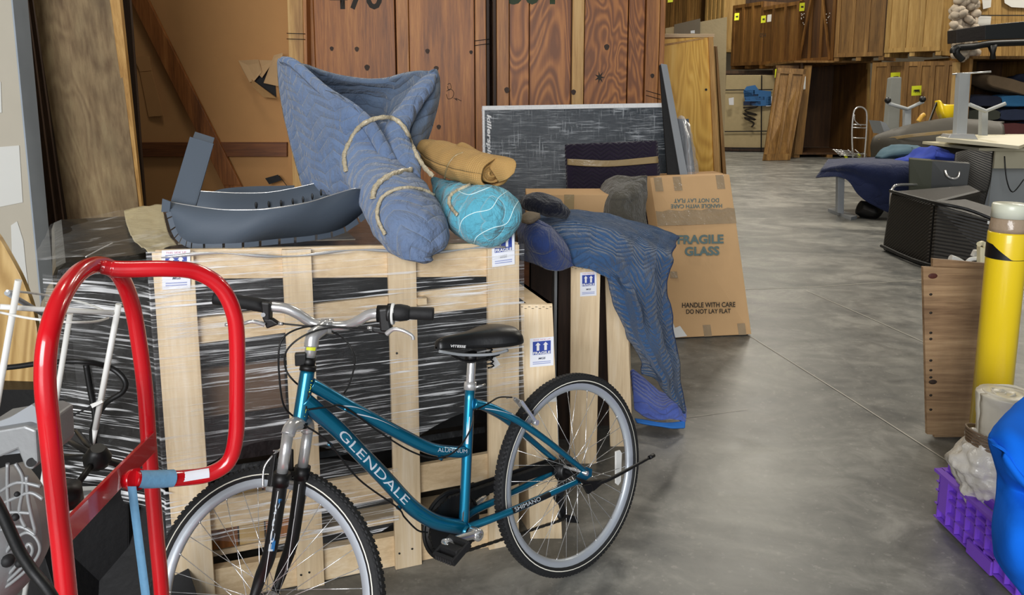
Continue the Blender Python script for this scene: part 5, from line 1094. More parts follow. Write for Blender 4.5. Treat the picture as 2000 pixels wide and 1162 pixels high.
MB().tube(cr(WP([(-40, 722, 2.15), (30, 716, 2.15), (90, 708, 2.15), (160, 706, 2.15), (215, 718, 2.2), (243, 742, 2.2), (240, 765, 2.2), (205, 790, 2.2), (180, 840, 2.25), (185, 880, 2.3)]), 7), .008, 10).build('rubber_hose', m_black, None, label='black rubber hose looping behind the white rack', cat='hose')
MB().tube(cr(WP([(168, 712, 2.3), (176, 760, 2.3), (186, 820, 2.3), (180, 900, 2.3)]), 6), .009, 8).build('black_rod', m_black, None, label='black upright rod behind the loop of rubber hose', cat='rod')
hb = thing('tripod_hub', 'black tripod hub with splayed tubular legs on a pale base plate', 'stand', G(170, 1010, .4) if False else (W(170, 990, 1.75).x, 1.75, .3))
H0 = W(190, 893, 1.75)
MB().lathe(H0, (.3, -.3, 1), [(-.02, .02), (-.015, .03), (.0, .032), (.02, .022), (.03, .016)], 18).build('hub', m_black, hb)
for e in ((142, 958, 1.65), (252, 915, 1.8), (105, 893, 1.8), (112, 848, 2.0), (150, 842, 2.1)): MB().cyl(H0, W(*e), .0085, 10, .007).build('leg', m_black, hb)
MB().lathe(W(133, 968, 1.6), (0, -.3, 1), [(-.02, .0), (-.02, .028), (.02, .032), (.03, .0)], 20).build('caster', m_black, hb)
pz = .42
MB().poly([G(u, v, pz) for u, v in [(70, 1000), (78, 965), (130, 950), (205, 948), (216, 955), (198, 972), (130, 998), (76, 1016)]], .02, (0, 0, -1)).build('base_plate', m_white, None, label='pale grey machine base plate under the black tripod hub', cat='plate', bevel=.003)
MB().poly([G(u, v, pz+.002) for u, v in [(112, 972), (140, 961), (178, 958), (176, 964), (130, 980), (112, 981)]], .001, (0, 0, 1)).build('dark_recess', m_castal, D.objects['base_plate'])
# dark cases behind the cart
MB().hexa([G(60, 1010, .40), G(250, 950, .40), G(252, 1190, .0), G(150, 1300, 0), G(90, 960, .40), G(300, 905, .40), V((-.9, 2.1, 0)), V((-1.5, 2.1, 0))]).build('flat_case', m_blackm, None, label='long matt black case lying behind the red cart frame', cat='case', bevel=.004)
MB().box((-2.0, 2.75, .3), (.6, .25, .6)).build('black_box', m_black, None, label='black box in the dark corner between the rack and the wrapped crate', cat='box')
# cast machine housing
mh = thing('machine_housing', 'grey cast-metal machine housing with ribs at the bottom left corner', 'machine', (W(20, 1100, 1.35).x, 1.35, 0))
yy = 1.3
MB().poly([W(u, v, yy) for u, v in [(-60, 900), (-60, 850), (48, 832), (70, 841), (74, 905), (62, 919), (48, 914), (34, 878), (0, 893)]], .12, (0, 1, 0)).build('bracket', m_castal, mh, bevel=.004)
MB().poly([W(u, v, yy+.02) for u, v in [(-60, 900), (-60, 845), (20, 815), (62, 790), (75, 800), (78, 880), (0, 890)]], .01, (0, 1, 0)).build('top_cover', m_grey, mh)
MB().cyl(W(61, 903, yy-.004), W(61, 903, yy+.01), .008, 16).build('screw', m_black, mh)
MB().grid(loft([W(-30, 930, yy+.12), W(-10, 1000, yy+.10), W(-5, 1070, yy+.08), W(-20, 1130, yy+.1), W(-40, 1160, yy+.12)], [(.06, .08), (.085, .1), (.085, .11), (.06, .09), (.02, .03)], 30, 7, up=(0, 1, 0))).build('casting', m_castal, mh)
for p in ([(0, 960), (35, 942), (80, 950)], [(0, 985), (30, 972), (60, 962), (84, 975)], [(30, 905), (44, 930), (44, 960), (38, 1000), (50, 1030)], [(52, 930), (56, 980), (70, 1040)], [(0, 1035), (40, 1028), (70, 1045)], [(0, 1100), (25, 1060), (50, 1040), (70, 1050), (78, 1075), (60, 1105), (20, 1140), (0, 1150)], [(0, 1128), (20, 1118), (45, 1085), (55, 1062), (64, 1075), (50, 1100), (20, 1130), (0, 1142)], [(0, 1005), (25, 1000), (60, 1002)], [(15, 905), (15, 960), (20, 1020)]):
    MB().tube(cr([W(u, v, yy+.015) for u, v in p], 5), .0035, 6).build('rib', m_castal, mh)
for u, v, r_ in ((15, 1095, .012), (38, 1100, .008), (30, 1010, .007), (33, 965, .005)): MB().ball(W(u, v, yy+.01), r_, 10).build('bolt', m_blackm, mh)
MB().box((W(10, 1200, 1.4).x-.08, 1.45, .2), (.25, .2, .4)).build('lower_body', m_castal, mh)
MB().tube(cr([W(-40, 930, 1.1), W(0, 995, 1.1), W(35, 1070, 1.1), W(60, 1110, 1.1), W(110, 1180, 1.1), W(150, 1300, 1.12), W(170, 1500, 1.15)], 7), .0085, 10).build('power_cable', m_black, None, label='thick black cable hanging in front of the grey machine housing', cat='cable')

# ---------------------------------------------------------------- red cart handle
rc = thing('red_cart', 'glossy red tubular cart handle frame standing in the left foreground', 'cart', (-.78, 1.45, 0))
rt = .0172
A1 = [(-.70+.0, 1.27, .0)]
def q(u, v, y): return W(u, v, y)
near = [q(130, 1162, 1.24), q(113, 1000, 1.24), q(98, 850, 1.24), q(88, 740, 1.25)]
foot = V((near[0].x+.0, 1.24, .0)); foot.x = near[0].x + (near[0].x-near[1].x)*.2
hoop = [foot] + near + [q(95, 655, 1.27), q(120, 580, 1.33), q(155, 532, 1.42), q(195, 517, 1.52), q(232, 536, 1.60), q(256, 590, 1.65), q(270, 660, 1.67), q(283, 760, 1.67), q(293, 900, 1.67), q(305, 1040, 1.67), q(316, 1162, 1.67)]
f2 = V((hoop[-1].x, 1.67, 0)); hoop.append(f2)
MB().tube(cr(hoop, 8), rt, 20).build('hoop', m_red, rc)
side = [q(192, 519, 1.49), q(215, 524, 1.50), q(245, 526, 1.51), q(330, 525, 1.54), q(385, 532, 1.57), q(430, 560, 1.59), q(456, 610, 1.60), q(463, 670, 1.60), q(463, 780, 1.60), q(461, 850, 1.60), q(447, 900, 1.59), q(410, 925, 1.57), q(360, 933, 1.54), q(300, 936, 1.49), q(262, 936, 1.46)]
MB().tube(cr(side, 8), [rt*(.7 if i < 4 else .85 if i < 10 else .98) for i in range(len(side)*8-7)], 20).build('side_loop', m_red, rc)
a, c = q(127, 1041, 1.26), q(300, 862, 1.66)
MB().bar(a, c, .046, .008, (1, .3, 0)).build('cross_plate', m_red, rc, bevel=.001)
MB().cyl(q(255, 938, 1.47), q(268, 936, 1.46), .022, 18).build('weld_collar', m_red, rc)
m_btape = plain('blue_masking_tape', '#6fa3c8', .6, 0, .3, 40, vary=.12)
MB().tube([q(268, 936, 1.465), q(300, 936, 1.49), q(337, 934, 1.52)], rt*.98+.0012, 20, cap=False).build('blue_tape', m_btape, rc)
MB().grid([[q(249+dx+(i*4.6), 950+i*36, 1.44) for dx in (0, 17)] for i in range(0, 9)]).build('hanging_tape', m_btape, rc, solid=.001)
P_ = [q(355, 934, 1.537), q(405, 926, 1.567)]
ax_ = (P_[1]-P_[0]).normalized(); dn = V((0, -1, .35)); dn = (dn-ax_*dn.dot(ax_)).normalized(); up2 = ax_.cross(dn)
if up2.z < 0: up2 = -up2
g = [[P_[0]+(P_[1]-P_[0])*t + (dn*math.cos(b)+up2*math.sin(b))*(rt*.98+.001) for t in (0, .5, 1)] for b in [(-.35+.2*k) for k in range(7)]]
MB().grid(g).build('white_label', m_paper, rc, smooth=True)
MB().box(((near[0].x+f2.x)/2+.18, 1.46, .03), (.5, .62, .03)).build('cart_deck', m_red, rc)
# white wavy stitching lying on the turquoise quilting
m_stitch = plain('white_stitching', '#cfeef2', .8)
for pts in ([(896, 455), (903, 430), (925, 416), (958, 408), (975, 385), (1000, 368)], [(925, 480), (932, 462), (960, 446), (990, 436), (1005, 405), (1018, 385)], [(893, 372), (915, 380), (940, 372), (965, 362)]):
    tree = snapper(tq); P_ = []
    for q in cr([V((u, v, 0)) for u, v in pts], 8):
        d = ray(q.x, q.y).normalized(); h = tree.ray_cast(CAMP, d)
        if h[0] is not None: P_.append(CAMP + d*(h[3]-.001))
    MB().tube(P_, .0016, 5).build('white_stitching', m_stitch, tq)
# ---------------------------------------------------------------- bicycle
RX, RY, PH, LA = .2433, 2.475, .7192, .15
bO = V((RX, RY, 0)); ba = V((-math.cos(PH), -math.sin(PH), 0)); baw = V((-math.sin(PH), math.cos(PH), 0))
bu = Zv*math.cos(LA) + baw*math.sin(LA); bn = -(baw*math.cos(LA) - Zv*math.sin(LA))
def L3(x, z, n=0.): return bO + ba*x + bu*z + bn*n
def B(u, v, n=0.): return onplane(u, v, bO + bn*n, bn)
bk_ = thing('bicycle', 'teal step-through city bicycle leaning against the wrapped crate', 'bicycle', L3(.45, 0))
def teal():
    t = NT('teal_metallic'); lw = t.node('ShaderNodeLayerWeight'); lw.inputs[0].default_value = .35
    c = t.ramp(lw.outputs['Facing'], [(.0, '#0b84a8'), (.75, '#063a66')]); t.set(Base_Color=c, Metallic=.65, Roughness=.28, Coat_Weight=.8); t.b.inputs['Coat Roughness'].default_value = .06; return t.m  # lighter teal where tubes face the viewer paints their highlights
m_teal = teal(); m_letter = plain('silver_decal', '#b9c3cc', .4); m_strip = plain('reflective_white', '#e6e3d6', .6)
def part(mb, nm, mat, parent=None, **k): return mb.build(nm, mat, parent or bk_, **k)
def wheel(nm, C0, a, up, n, nsp, ph, knobs=True):
    """C0 hub centre, a/up in-plane, n axle towards the camera"""
    def wp(r, t, w=0.): return C0 + a*math.cos(t)*r + up*math.sin(t)*r + n*w
    N = 72
    hubp = part(MB().lathe(C0-n*.05, n, [(0, .008), (0, .016), (.012, .016), (.02, .011), (.08, .011), (.088, .018), (.1, .018), (.1, .008)], 18), nm+'_hub' if False else 'hub', m_black if nm == 'rear' else m_silver)
    ty = part(MB().tube([wp(.3245, 2*math.pi*i/N) for i in range(N)], .0195, 14, closed=True), 'tyre', m_rubber)
    mb = MB()
    for i in range(132):
        t = 2*math.pi*i/132
        for sgn in (-1, 1):
            cc = wp(.3415, t+sgn*.008, sgn*.0065); er = (cc-C0-n*(sgn*.0065)).normalized(); et = er.cross(n)
            mb.add([cc+et*x*.0045+n*y*.0062+er*z*.0022 for z in (-1, 1) for x, y in ((-1, -1), (1, -1), (1, 1), (-1, 1))], [(0,1,2,3), (7,6,5,4), (0,4,5,1), (1,5,6,2), (2,6,7,3), (3,7,4,0)])
            c2 = wp(.3372, t+sgn*.024, sgn*.0125); er = (c2-C0).normalized(); et = er.cross(n)
            mb.add([c2+et*x*.0042+n*y*.004+er*z*.002 for z in (-1, 1) for x, y in ((-1, -1), (1, -1), (1, 1), (-1, 1))], [(0,1,2,3), (7,6,5,4), (0,4,5,1), (1,5,6,2), (2,6,7,3), (3,7,4,0)])
    part(mb, 'tread', m_rubber, ty, kind='stuff')
    for w in (.0185, -.0185):
        r0, r1 = .3185, .3215; g_ = [[wp(r, 2*math.pi*i/N, w*(1.0 if r == r0 else .985)+math.copysign(.0016, w)) for i in range(N+1)] for r in (r0, r1)]
        part(MB().grid(g_), 'reflective_band', m_strip, ty)
    prof = [(.3105, .0125), (.312, .0105), (.303, .0105), (.292, .007), (.289, 0), (.292, -.007), (.303, -.0105), (.312, -.0105), (.3105, -.0125), (.300, -.0125), (.288, -.009), (.285, 0), (.288, .009), (.300, .0125)]
    g_ = [[wp(r, 2*math.pi*i/N, w) for r, w in prof + prof[:1]] for i in range(N+1)]
    part(MB().grid(g_), 'rim', m_rim)
    for i in range(nsp):
        t = 2*math.pi*i/nsp + ph; sd = 1 if i % 2 else -1; dr = .9 if (i//2) % 2 else -.9
        p0 = wp(.018, t+dr*1.3, .043*sd); p1 = wp(.289, t, .002*sd)
        part(MB().cyl(p0, p1, .00105, 5), 'spoke', m_chrome)
        if i % 2: part(MB().cyl(p1, wp(.281, t, .002*sd), .0022, 6), 'nipple', m_chrome)
    return wp
RC = L3(0, .3435)
wpR = wheel('rear', RC, ba, bu, bn, 36, .05)
# front wheel: turned on the steering axis
psi, la2 = 2.8852, .40
fa = V((math.cos(psi), math.sin(psi), 0)); fh = V((-math.sin(psi), math.cos(psi), 0)); fup = Zv*math.cos(la2) - fh*math.sin(la2); fn = fh*math.cos(la2) + Zv*math.sin(la2)
FC = V((-.695, 1.732, 0)) + fup*.3445
wpF = wheel('front', FC, fa, fup, fn, 36, .1)
# frame
def tube(nm, pts, r, mat=m_teal, n=20, k=8, parent=None, **kw):
    c = cr(pts, k); rad = r if not isinstance(r, (list, tuple)) else [p.x for p in cr([V((q, 0, 0)) for q in r], k)]
    return part(MB().tube(c, rad, n), nm, mat, parent, **kw)
HT, HB = B(601, 722), B(585, 826)
ht_ax = (HT-HB).normalized()
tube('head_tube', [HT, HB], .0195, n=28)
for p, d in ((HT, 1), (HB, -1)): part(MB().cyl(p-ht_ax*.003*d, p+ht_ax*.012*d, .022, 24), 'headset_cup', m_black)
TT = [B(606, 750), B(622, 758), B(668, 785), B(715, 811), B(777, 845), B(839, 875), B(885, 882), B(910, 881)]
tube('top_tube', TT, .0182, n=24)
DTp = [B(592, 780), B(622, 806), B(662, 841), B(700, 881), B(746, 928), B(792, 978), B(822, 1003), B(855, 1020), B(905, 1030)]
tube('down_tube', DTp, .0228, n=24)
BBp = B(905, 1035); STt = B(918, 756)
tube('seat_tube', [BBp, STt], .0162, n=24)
part(MB().cyl(BBp-bn*.036, BBp+bn*.036, .021, 24), 'bottom_bracket', m_teal)
# decals
def axis_wrap(p0, p1, r, half, side=1, off=.0008):
    """map a,b in 0..1 onto the near side of a tube from p0 to p1"""
    d = (p1-p0); ax = d.normalized(); mid = (p0+p1)/2; vw = (CAMP-mid).normalized(); vw = (vw-ax*vw.dot(ax)).normalized(); up = ax.cross(vw)
    if up.z < 0: up = -up
    up = up*side
    def f(a, b):
        th = (b-.5)*2*half; return p0 + d*a + (vw*math.cos(th) + up*math.sin(th))*(r+off)
    return f
text('GLENDALE', m_letter, bk_, V((0,0,0)), V((1,0,0)), V((0,0,1)), bold=.0, wrap=axis_wrap(B(660, 838), B(790, 974), .0236, .5), name='lettering')
text('ALUMINUM', m_letter, bk_, V((0,0,0)), V((1,0,0)), V((0,0,1)), wrap=axis_wrap(B(848, 878), B(905, 881), .0184, .3), name='lettering')
text('ALUMINUM', m_ylabel, bk_, V((0,0,0)), V((1,0,0)), V((0,0,1)), wrap=axis_wrap(B(592, 812), B(607, 742), .0195, .25, 1), name='lettering')
def swoosh(p0, p1, r, a0, a1, nm='decal_stripe'):
    f = axis_wrap(p0, p1, r, .9); rows = []
    for i in range(19):
        t = i/18; a = t; b = .25+.62*(1-(1-t)**2.2); w = .10*(1-t)+.012; rows.append([f(a, b-w/2), f(a, b+w/2)])
    part(MB().grid(rows), nm, m_letter)
swoosh(B(945, 792, .02), B(1010, 820, .042), .0145, 0, 1); swoosh(B(664, 784), B(715, 812), .0184, 0, 1); swoosh(B(694, 800), B(770, 843), .0184, 0, 1)
f = axis_wrap(B(592, 800), B(598, 762), .0195, .7); part(MB().poly([f(a, .35+.0*a) if 0 else f(.5+.5*math.cos(t), .38+.3*math.sin(t)) for t in [i*math.pi/8 for i in range(16)]]), 'head_badge', m_black)
f = axis_wrap(B(906, 1015), B(914, 900), .0162, .5); part(MB().grid([[f(a/8, b) for b in (.55, .85)] for a in range(9)]), 'decal_panel', m_black)
f = axis_wrap(B(913, 865), B(916, 812), .0162, .5); part(MB().grid([[f(a/4, b) for b in (.35, .8)] for a in range(5)]), 'white_sticker', m_paper)
# stays
DOn = V(RC) + bn*.062; DOf = V(RC) - bn*.062
def ssp(s): return [B(925, 788, .012*s), B(960, 797, .022*s), B(1015, 824, .042*s), B(1070, 862, .056*s), B(1125, 906, .064*s), B(1146, 922, .066*s)]
if True:
    tube('seat_stay', ssp(1), [.016, .0145, .012, .0105, .0095, .0085]); 
    q0 = ssp(1); off = -bn
    far = [p + off*(2*a) for p, a in zip(q0, (.012, .022, .042, .056, .064, .064))]
    tube('seat_stay', far, [.016, .0145, .012, .0105, .0095, .0085])
    ca = [B(915, 1030, .025), B(960, 1013, .045), B(1010, 993, .052), B(1075, 964, .058), B(1128, 940, .064)]
    tube('chain_stay', ca, [.0125, .012, .0115, .0105, .0095])
    tube('chain_stay', [p - bn*(2*a) for p, a in zip(ca, (.025, .045, .052, .058, .064))], [.0125, .012, .0115, .0105, .0095])
text('SHIMANO', m_letter, bk_, V((0,0,0)), V((1,0,0)), V((0,0,1)), wrap=axis_wrap(B(1002, 997, .052), B(1052, 975, .057), .0112, .5, off=.0016), name='lettering')
f = axis_wrap(B(998, 999, .052), B(1072, 966, .058), .0112, .75, off=.0008); part(MB().grid([[f(a/6, b/6) for b in range(7)] for a in range(7)]), 'decal_panel', m_black, smooth=True)
dp = [B(1128, 930, .066), B(1146, 912, .066), B(1157, 916, .066), B(1156, 930, .066), B(1145, 938, .066), B(1128, 948, .066)]
part(MB().poly(dp, .006, -bn), 'dropout', m_teal, bevel=.001); part(MB().poly([p-bn*.130 for p in dp], .006, -bn), 'dropout', m_teal)
part(MB().cyl(B(1147, 925, .080), B(1147, 925, .080)-bn*.016, .0085, 6), 'axle_nut', m_chrome); part(MB().cyl(B(1147, 925, .086), B(1147, 925, .086)-bn*.17, .005, 10), 'axle', m_chrome)
# cassette, rear mech, chain, chainring, cranks
part(MB().lathe(RC-bn*.052, bn, [(0, .022), (0, .038), (.004, .04), (.008, .034), (.014, .036), (.018, .03), (.024, .03), (.03, .024)], 24), 'cassette', m_black)
CRc = BBp - bn*.05
mb = MB()
for i in range(42):
    t0 = 2*math.pi*i/42; t1 = t0+2*math.pi/84
    for ta, ra in ((t0, .088), (t1, .094)):
        pass
pr = []
for i in range(84): rr_ = .094 if i % 2 else .088; t = 2*math.pi*i/84; pr.append(CRc + ba*math.cos(t)*rr_ + bu*math.sin(t)*rr_)
part(MB().poly(pr, .004, bn), 'chainring', m_black)
part(MB().tube([CRc-bn*.012+ba*math.cos(t)*.104+bu*math.sin(t)*.104 for t in [i*math.pi/24 for i in range(48)]], .006, 10, closed=True), 'chain_guard', m_black)
part(MB().lathe(CRc-bn*.01, bn, [(0, .1), (.003, .1), (.003, .07), (.001, .07)], 40), 'guard_plate', m_black)
# chain drawn as links along its loop
cg = [CRc + (ba*math.cos(t)+bu*math.sin(t))*.092 for t in [math.pi*.5 - i*math.pi/8 for i in range(9)]]
rcx = RC - bn*.05
top = [rcx + bu*.038, CRc + bu*.092]; bot = [CRc - bu*.092, rcx - bu*.15 - ba*.0]
m2 = rcx - bu*.155 + ba*.02; m1 = rcx - bu*.085 + ba*.03
loop = [rcx+bu*.038, CRc+bu*.092, CRc+(ba+bu)*.065, CRc+ba*.092, CRc+(ba-bu)*.065, CRc-bu*.092, m2-bu*.018, m2-ba*.02, m1+ba*.018, m1+bu*.01, rcx-ba*.038-bu*.0, rcx+(bu-ba)*.028]
pth = []
for i in range(len(loop)):
    a_, c_ = loop[i], loop[(i+1) % len(loop)]; n_ = max(1, int((c_-a_).length/.0127))
    pth += [a_+(c_-a_)*j/n_ for j in range(n_)]
mb = MB()
for i, p in enumerate(pth):
    q_ = pth[(i+1) % len(pth)]; d = q_-p; w = .0035 if i % 2 else .0025
    mb.bar(p-d*.1, q_+d*.1, .0085 if i % 2 else .0075, w*2, bn)
part(mb, 'chain', plain('dark_steel_chain', '#3d3b37', .45, .7), kind='stuff')
cgd = [CRc+bu*.1-bn*.012+ba*.02, rcx+bu*.07-bn*.02+ba*.1]
part(MB().bar(B(870, 978, -.06), B(1085, 905, -.06), .05, .006, bn), 'chain_cover', m_black, bevel=.002)
for m_ in (m1, m2): part(MB().lathe(m_-bn*.006, bn, [(0, 0), (0, .019), (.008, .019), (.008, 0)], 16), 'jockey_wheel', m_black)
part(MB().bar(m1+bn*.008, m2+bn*.008, .024, .003, bn), 'derailleur_cage', m_black); part(MB().bar(rcx-bu*.02-ba*.02, m1, .03, .02, bn), 'derailleur_body', m_blackm, bevel=.003)
part(MB().slab([B(1105, 1005, -.02), B(1125, 1008, -.02), B(1131, 1022, -.02), B(1108, 1020, -.02)], .01), 'derailleur_arm', m_black)
# left crank + pedal (towards the camera)
CE = B(930, 1043, .075); PE = B(866, 1060, .085)
tube('crank_arm', [CE, (CE+PE)/2, PE], [.013, .011, .010], m_chrome, 14, 3)
part(MB().lathe(CE-bn*.02, bn, [(0, .01), (0, .018), (.034, .018), (.038, .013), (.038, .008), (.034, .008)], 20), 'crank_boss', m_chrome); part(MB().lathe(BBp+bn*.03, bn, [(0, .02), (.02, .022), (.026, .014)], 20), 'bearing_cup', m_black)
pax = (bn*.9-ba*.1).normalized(); PC = PE + pax*.035 - bu*.012
pl = part(MB().bar(PC-pax*.036, PC+pax*.036, .03, .024, bu), 'pedal', m_blackm, bevel=.004)
pu = (bu*.9+ba*.35).normalized(); pv = pax.cross(pu).normalized()
for s_ in (-1, 1):
    part(MB().bar(PC+pv*.033*s_-pax*.038, PC+pv*.033*s_+pax*.038, .024, .010, pv), 'pedal_cage', m_blackm, pl, bevel=.002)
for s_ in (-1, 1): part(MB().bar(PC+pax*.039*s_-pv*.038, PC+pax*.039*s_+pv*.038, .02, .008, pax), 'pedal_cage', m_blackm, pl, bevel=.002)
for k in range(7): part(MB().box(PC+pv*(.038)+pax*(-.030+.010*k), (.005, .005, .014)), 'grip_tooth', m_black, pl)
part(MB().cyl(PE, PC, .007, 10), 'pedal_axle', m_chrome, pl)
PC2 = CRc - bn*.05 + (CRc-CE).normalized()*0 + (BBp-B(862, 1062)).normalized()*.17
tube('crank_arm', [CRc-bn*.02, (CRc+PC2)/2-bn*.01, PC2], [.012, .01, .009], m_chrome, 12, 3)
part(MB().bar(PC2-bn*.02, PC2-bn*.11, .075, .026, bu), 'pedal', m_blackm, bevel=.004)
# kickstand swung up to the rear
tube('kickstand', [B(1155, 945, .07), B(1190, 936, .085), B(1272, 892, .10)], [.008, .0065, .005], m_black, 12, 5)
part(MB().cyl(B(1268, 894, .10), B(1277, 889, .10), .0075, 12), 'kickstand_foot', m_black)
part(MB().slab([B(1122, 930, .082), B(1150, 940, .082), B(1190, 935, .082), B(1160, 960, .082)], .016), 'kickstand_bracket', m_black, bevel=.003)
part(MB().slab([B(1140, 948, .09), B(1156, 945, .09), B(1160, 958, .09), B(1150, 966, .09)], .014), 'axle_guard', m_black, bevel=.003)
# spoke reflector
part(MB().slab([wpR(.23, 2.85, .004), wpR(.23, 3.15, .004), wpR(.255, 3.15, .004), wpR(.255, 2.85, .004)], .006), 'spoke_reflector', m_white) if False else None
o = [B(1203, 882, .01), B(1211, 879, .01), B(1215, 885, .01), B(1213, 940, .01), B(1208, 948, .01), B(1203, 944, .01)]
part(MB().poly(o, .006, -bn), 'spoke_reflector', m_white, bevel=.001)
# rear brake
for s_, (u, v) in ((1, (1022, 795)), (-1, (1010, 790))):
    q1__ = B(u+25, v+30, .05*s_); q2__ = B(u-5, v-12, .04*s_); part(MB().bar(q1__, q2__, .012, .01, bn), 'brake_arm', m_chrome, bevel=.002)
    part(MB().bar(q1__*.6+q2__*.4-bn*.008*s_-ba*.02, q1__*.6+q2__*.4-bn*.008*s_+ba*.025, .012, .012, bn), 'brake_pad', m_black, bevel=.002)
    part(MB().cyl(q1__-bn*.012*s_, q1__+bn*.006*s_, .009, 12), 'brake_pivot', m_silver)
part(MB().tube(cr([B(1017, 783, .04), B(1005, 776, .0), B(990, 778, -.04)], 5), .0022, 6), 'brake_noodle', m_chrome)
part(MB().tube(cr([B(1000, 776, .02), B(975, 776, .02), B(955, 787, .03), B(930, 800, .03)], 6), .0026, 6), 'cable', m_black)
# seat
SPt = B(921, 706)
tube('seat_post', [STt, SPt], .0138, m_chrome, 18); part(MB().cyl(STt-(SPt-STt)*.1, STt+(SPt-STt).normalized()*.018, .0195, 20), 'seat_clamp', m_silver)
part(MB().tube([STt+bn*.018-ba*.01, STt+bn*.02-ba*.045], .004, 8), 'clamp_lever', m_chrome)
part(MB().cyl(SPt, SPt+bu*.03, .02, 14), 'saddle_clamp', m_black)
for s_ in (-1, 1): tube('saddle_rail', [B(878, 690, .02*s_), B(905, 704, .022*s_), B(935, 704, .022*s_), B(975, 692, .04*s_)], .0038, m_black, 8, 5)
for s_ in (-1, 1):
    P0 = B(957, 705, .045*s_); part(MB().tube([P0+bu*.0022*i-bu*.02+(ba*math.cos(i*1.1)+bn*math.sin(i*1.1))*.011 for i in range(28)], .0024, 6), 'spring', m_black)
sad = []
nose, rear_ = B(851, 672), B(1001, 672)
dS = (rear_-nose); ax = dS.normalized(); sup = bu
prof_ = [(0, .006, .004, -.006), (.03, .018, .018, 0), (.12, .024, .026, .003), (.28, .030, .030, .008), (.42, .042, .034, .012), (.56, .064, .040, .016), (.70, .086, .044, .022), (.84, .094, .044, .028), (.94, .080, .038, .030), (1, .045, .020, .026)]
g_ = []
for t, w, h, up in [(*q[:1], *q[1:]) for q in prof_]: pass
pr_ = cr([V((t, w, h)) for t, w, h, up in prof_], 4); pu_ = cr([V((up, 0, 0)) for t, w, h, up in prof_], 4)
for (t, w, h), u_ in zip([tuple(q) for q in pr_], pu_):
    c0 = nose + dS*t + sup*(u_.x-.006); row = []
    for k in range(25):
        a = 2*math.pi*k/24; ca_, sa_ = math.cos(a), math.sin(a)
        zz_ = h*(abs(sa_)**.75)*(1 if sa_ > 0 else -.55) ; row.append(c0 + bn*(math.copysign(abs(ca_)**.8, ca_)*w) + sup*zz_ - sup*(.010*max(0, abs(ca_)-.5)))
    g_.append(row)
m_sad = plain('saddle_vinyl', '#121214', .38, 0, .05, 80)
sd = part(MB().grid(g_), 'saddle', m_sad)
g2 = [[p*1.0 for p in r] for r in g_]
part(MB().tube(cr([B(858, 686, .02), B(905, 693, .03), B(960, 692, .065), B(992, 684, .075)], 5), .005, 6), 'saddle_base', m_grey, sd)
text('VITESSE', m_wlet, sd, B(880, 678, .042), B(910, 679.5, .05)-B(880, 678, .042), B(880, 673, .042)-B(880, 678, .042), shear=.2, bold=.02)
part(MB().poly([B(955, 692, .03), B(964, 691, .03), B(977, 712, .02), B(963, 720, .02)], .001, bn), 'white_tag', m_white)
# fork
st_ax = (HT-HB).normalized()
fx = fn*1.0; legs = []
crown = HB - st_ax*.02
fwd = fa
for s_ in (1, -1):
    c0 = crown + fn*.052*s_ + fa*.0
    c0 = crown + (fn - st_ax*fn.dot(st_ax)).normalized()*.052*s_
    lowend = FC + fn*.056*s_
    # stanchion straight down the steering axis, lower leg bending forward to the dropout
    dirn = ((lowend - fa*.03) - c0).normalized()
    p1 = c0 + dirn*.02; p2 = c0 + dirn*.115; p3 = c0 + dirn*.30; p4 = lowend - fa*.012 + fup*.07
    tube('stanchion', [c0, p2], .0145, m_silver, 18, 2)
    part(MB().cyl(p2-dirn*.012, p2+dirn*.022, .0215, 20), 'dust_seal', m_black)
    tube('fork_leg', [p2, p3, p4, lowend + fup*.01], [.0185, .0175, .016, .011], m_black, 18, 6)
    part(MB().lathe(lowend-fn*.006, fn, [(0, .0), (0, .014), (.012, .014), (.012, 0)], 16), 'fork_dropout', m_black)
    legs.append((c0, p2, p3, dirn))
    if s_ == 1:
        f = axis_wrap(p2+dirn*.05, p3-dirn*.0, .0184, .5); part(MB().grid([[f(a/8, b/4*.5) for b in range(5)] for a in range(9)]), 'blue_decal', plain('fork_blue', '#2f6fa8', .3, 0), smooth=True)
        text('FORK', m_letter, bk_, V((0,0,0)), V((1,0,0)), V((0,0,1)), wrap=axis_wrap(p3, p2+dirn*.06, .0186, .3), name='lettering')
    f = axis_wrap(p2+dirn*.03, p3+dirn*.08, .0186, .5); part(MB().grid([[f(a/8, .62+b*.08) for b in range(2)] for a in range(9)]), 'white_stripe', m_wlet)
ca0, ca1 = legs[0][0], legs[1][0]
tube('fork_crown', [ca0-st_ax*.005, ca0*.75+crown*.25+st_ax*.015, crown+st_ax*.018, ca1*.75+crown*.25+st_ax*.015, ca1-st_ax*.005], [.018, .0185, .021, .0185, .018], m_silver, 18, 6)
part(MB().cyl(FC-fn*.075, FC+fn*.075, .0055, 10), 'axle', m_chrome)
for s_ in (1, -1): part(MB().cyl(FC+fn*.062*s_, FC+fn*.074*s_, .0095, 6), 'axle_nut', m_chrome)
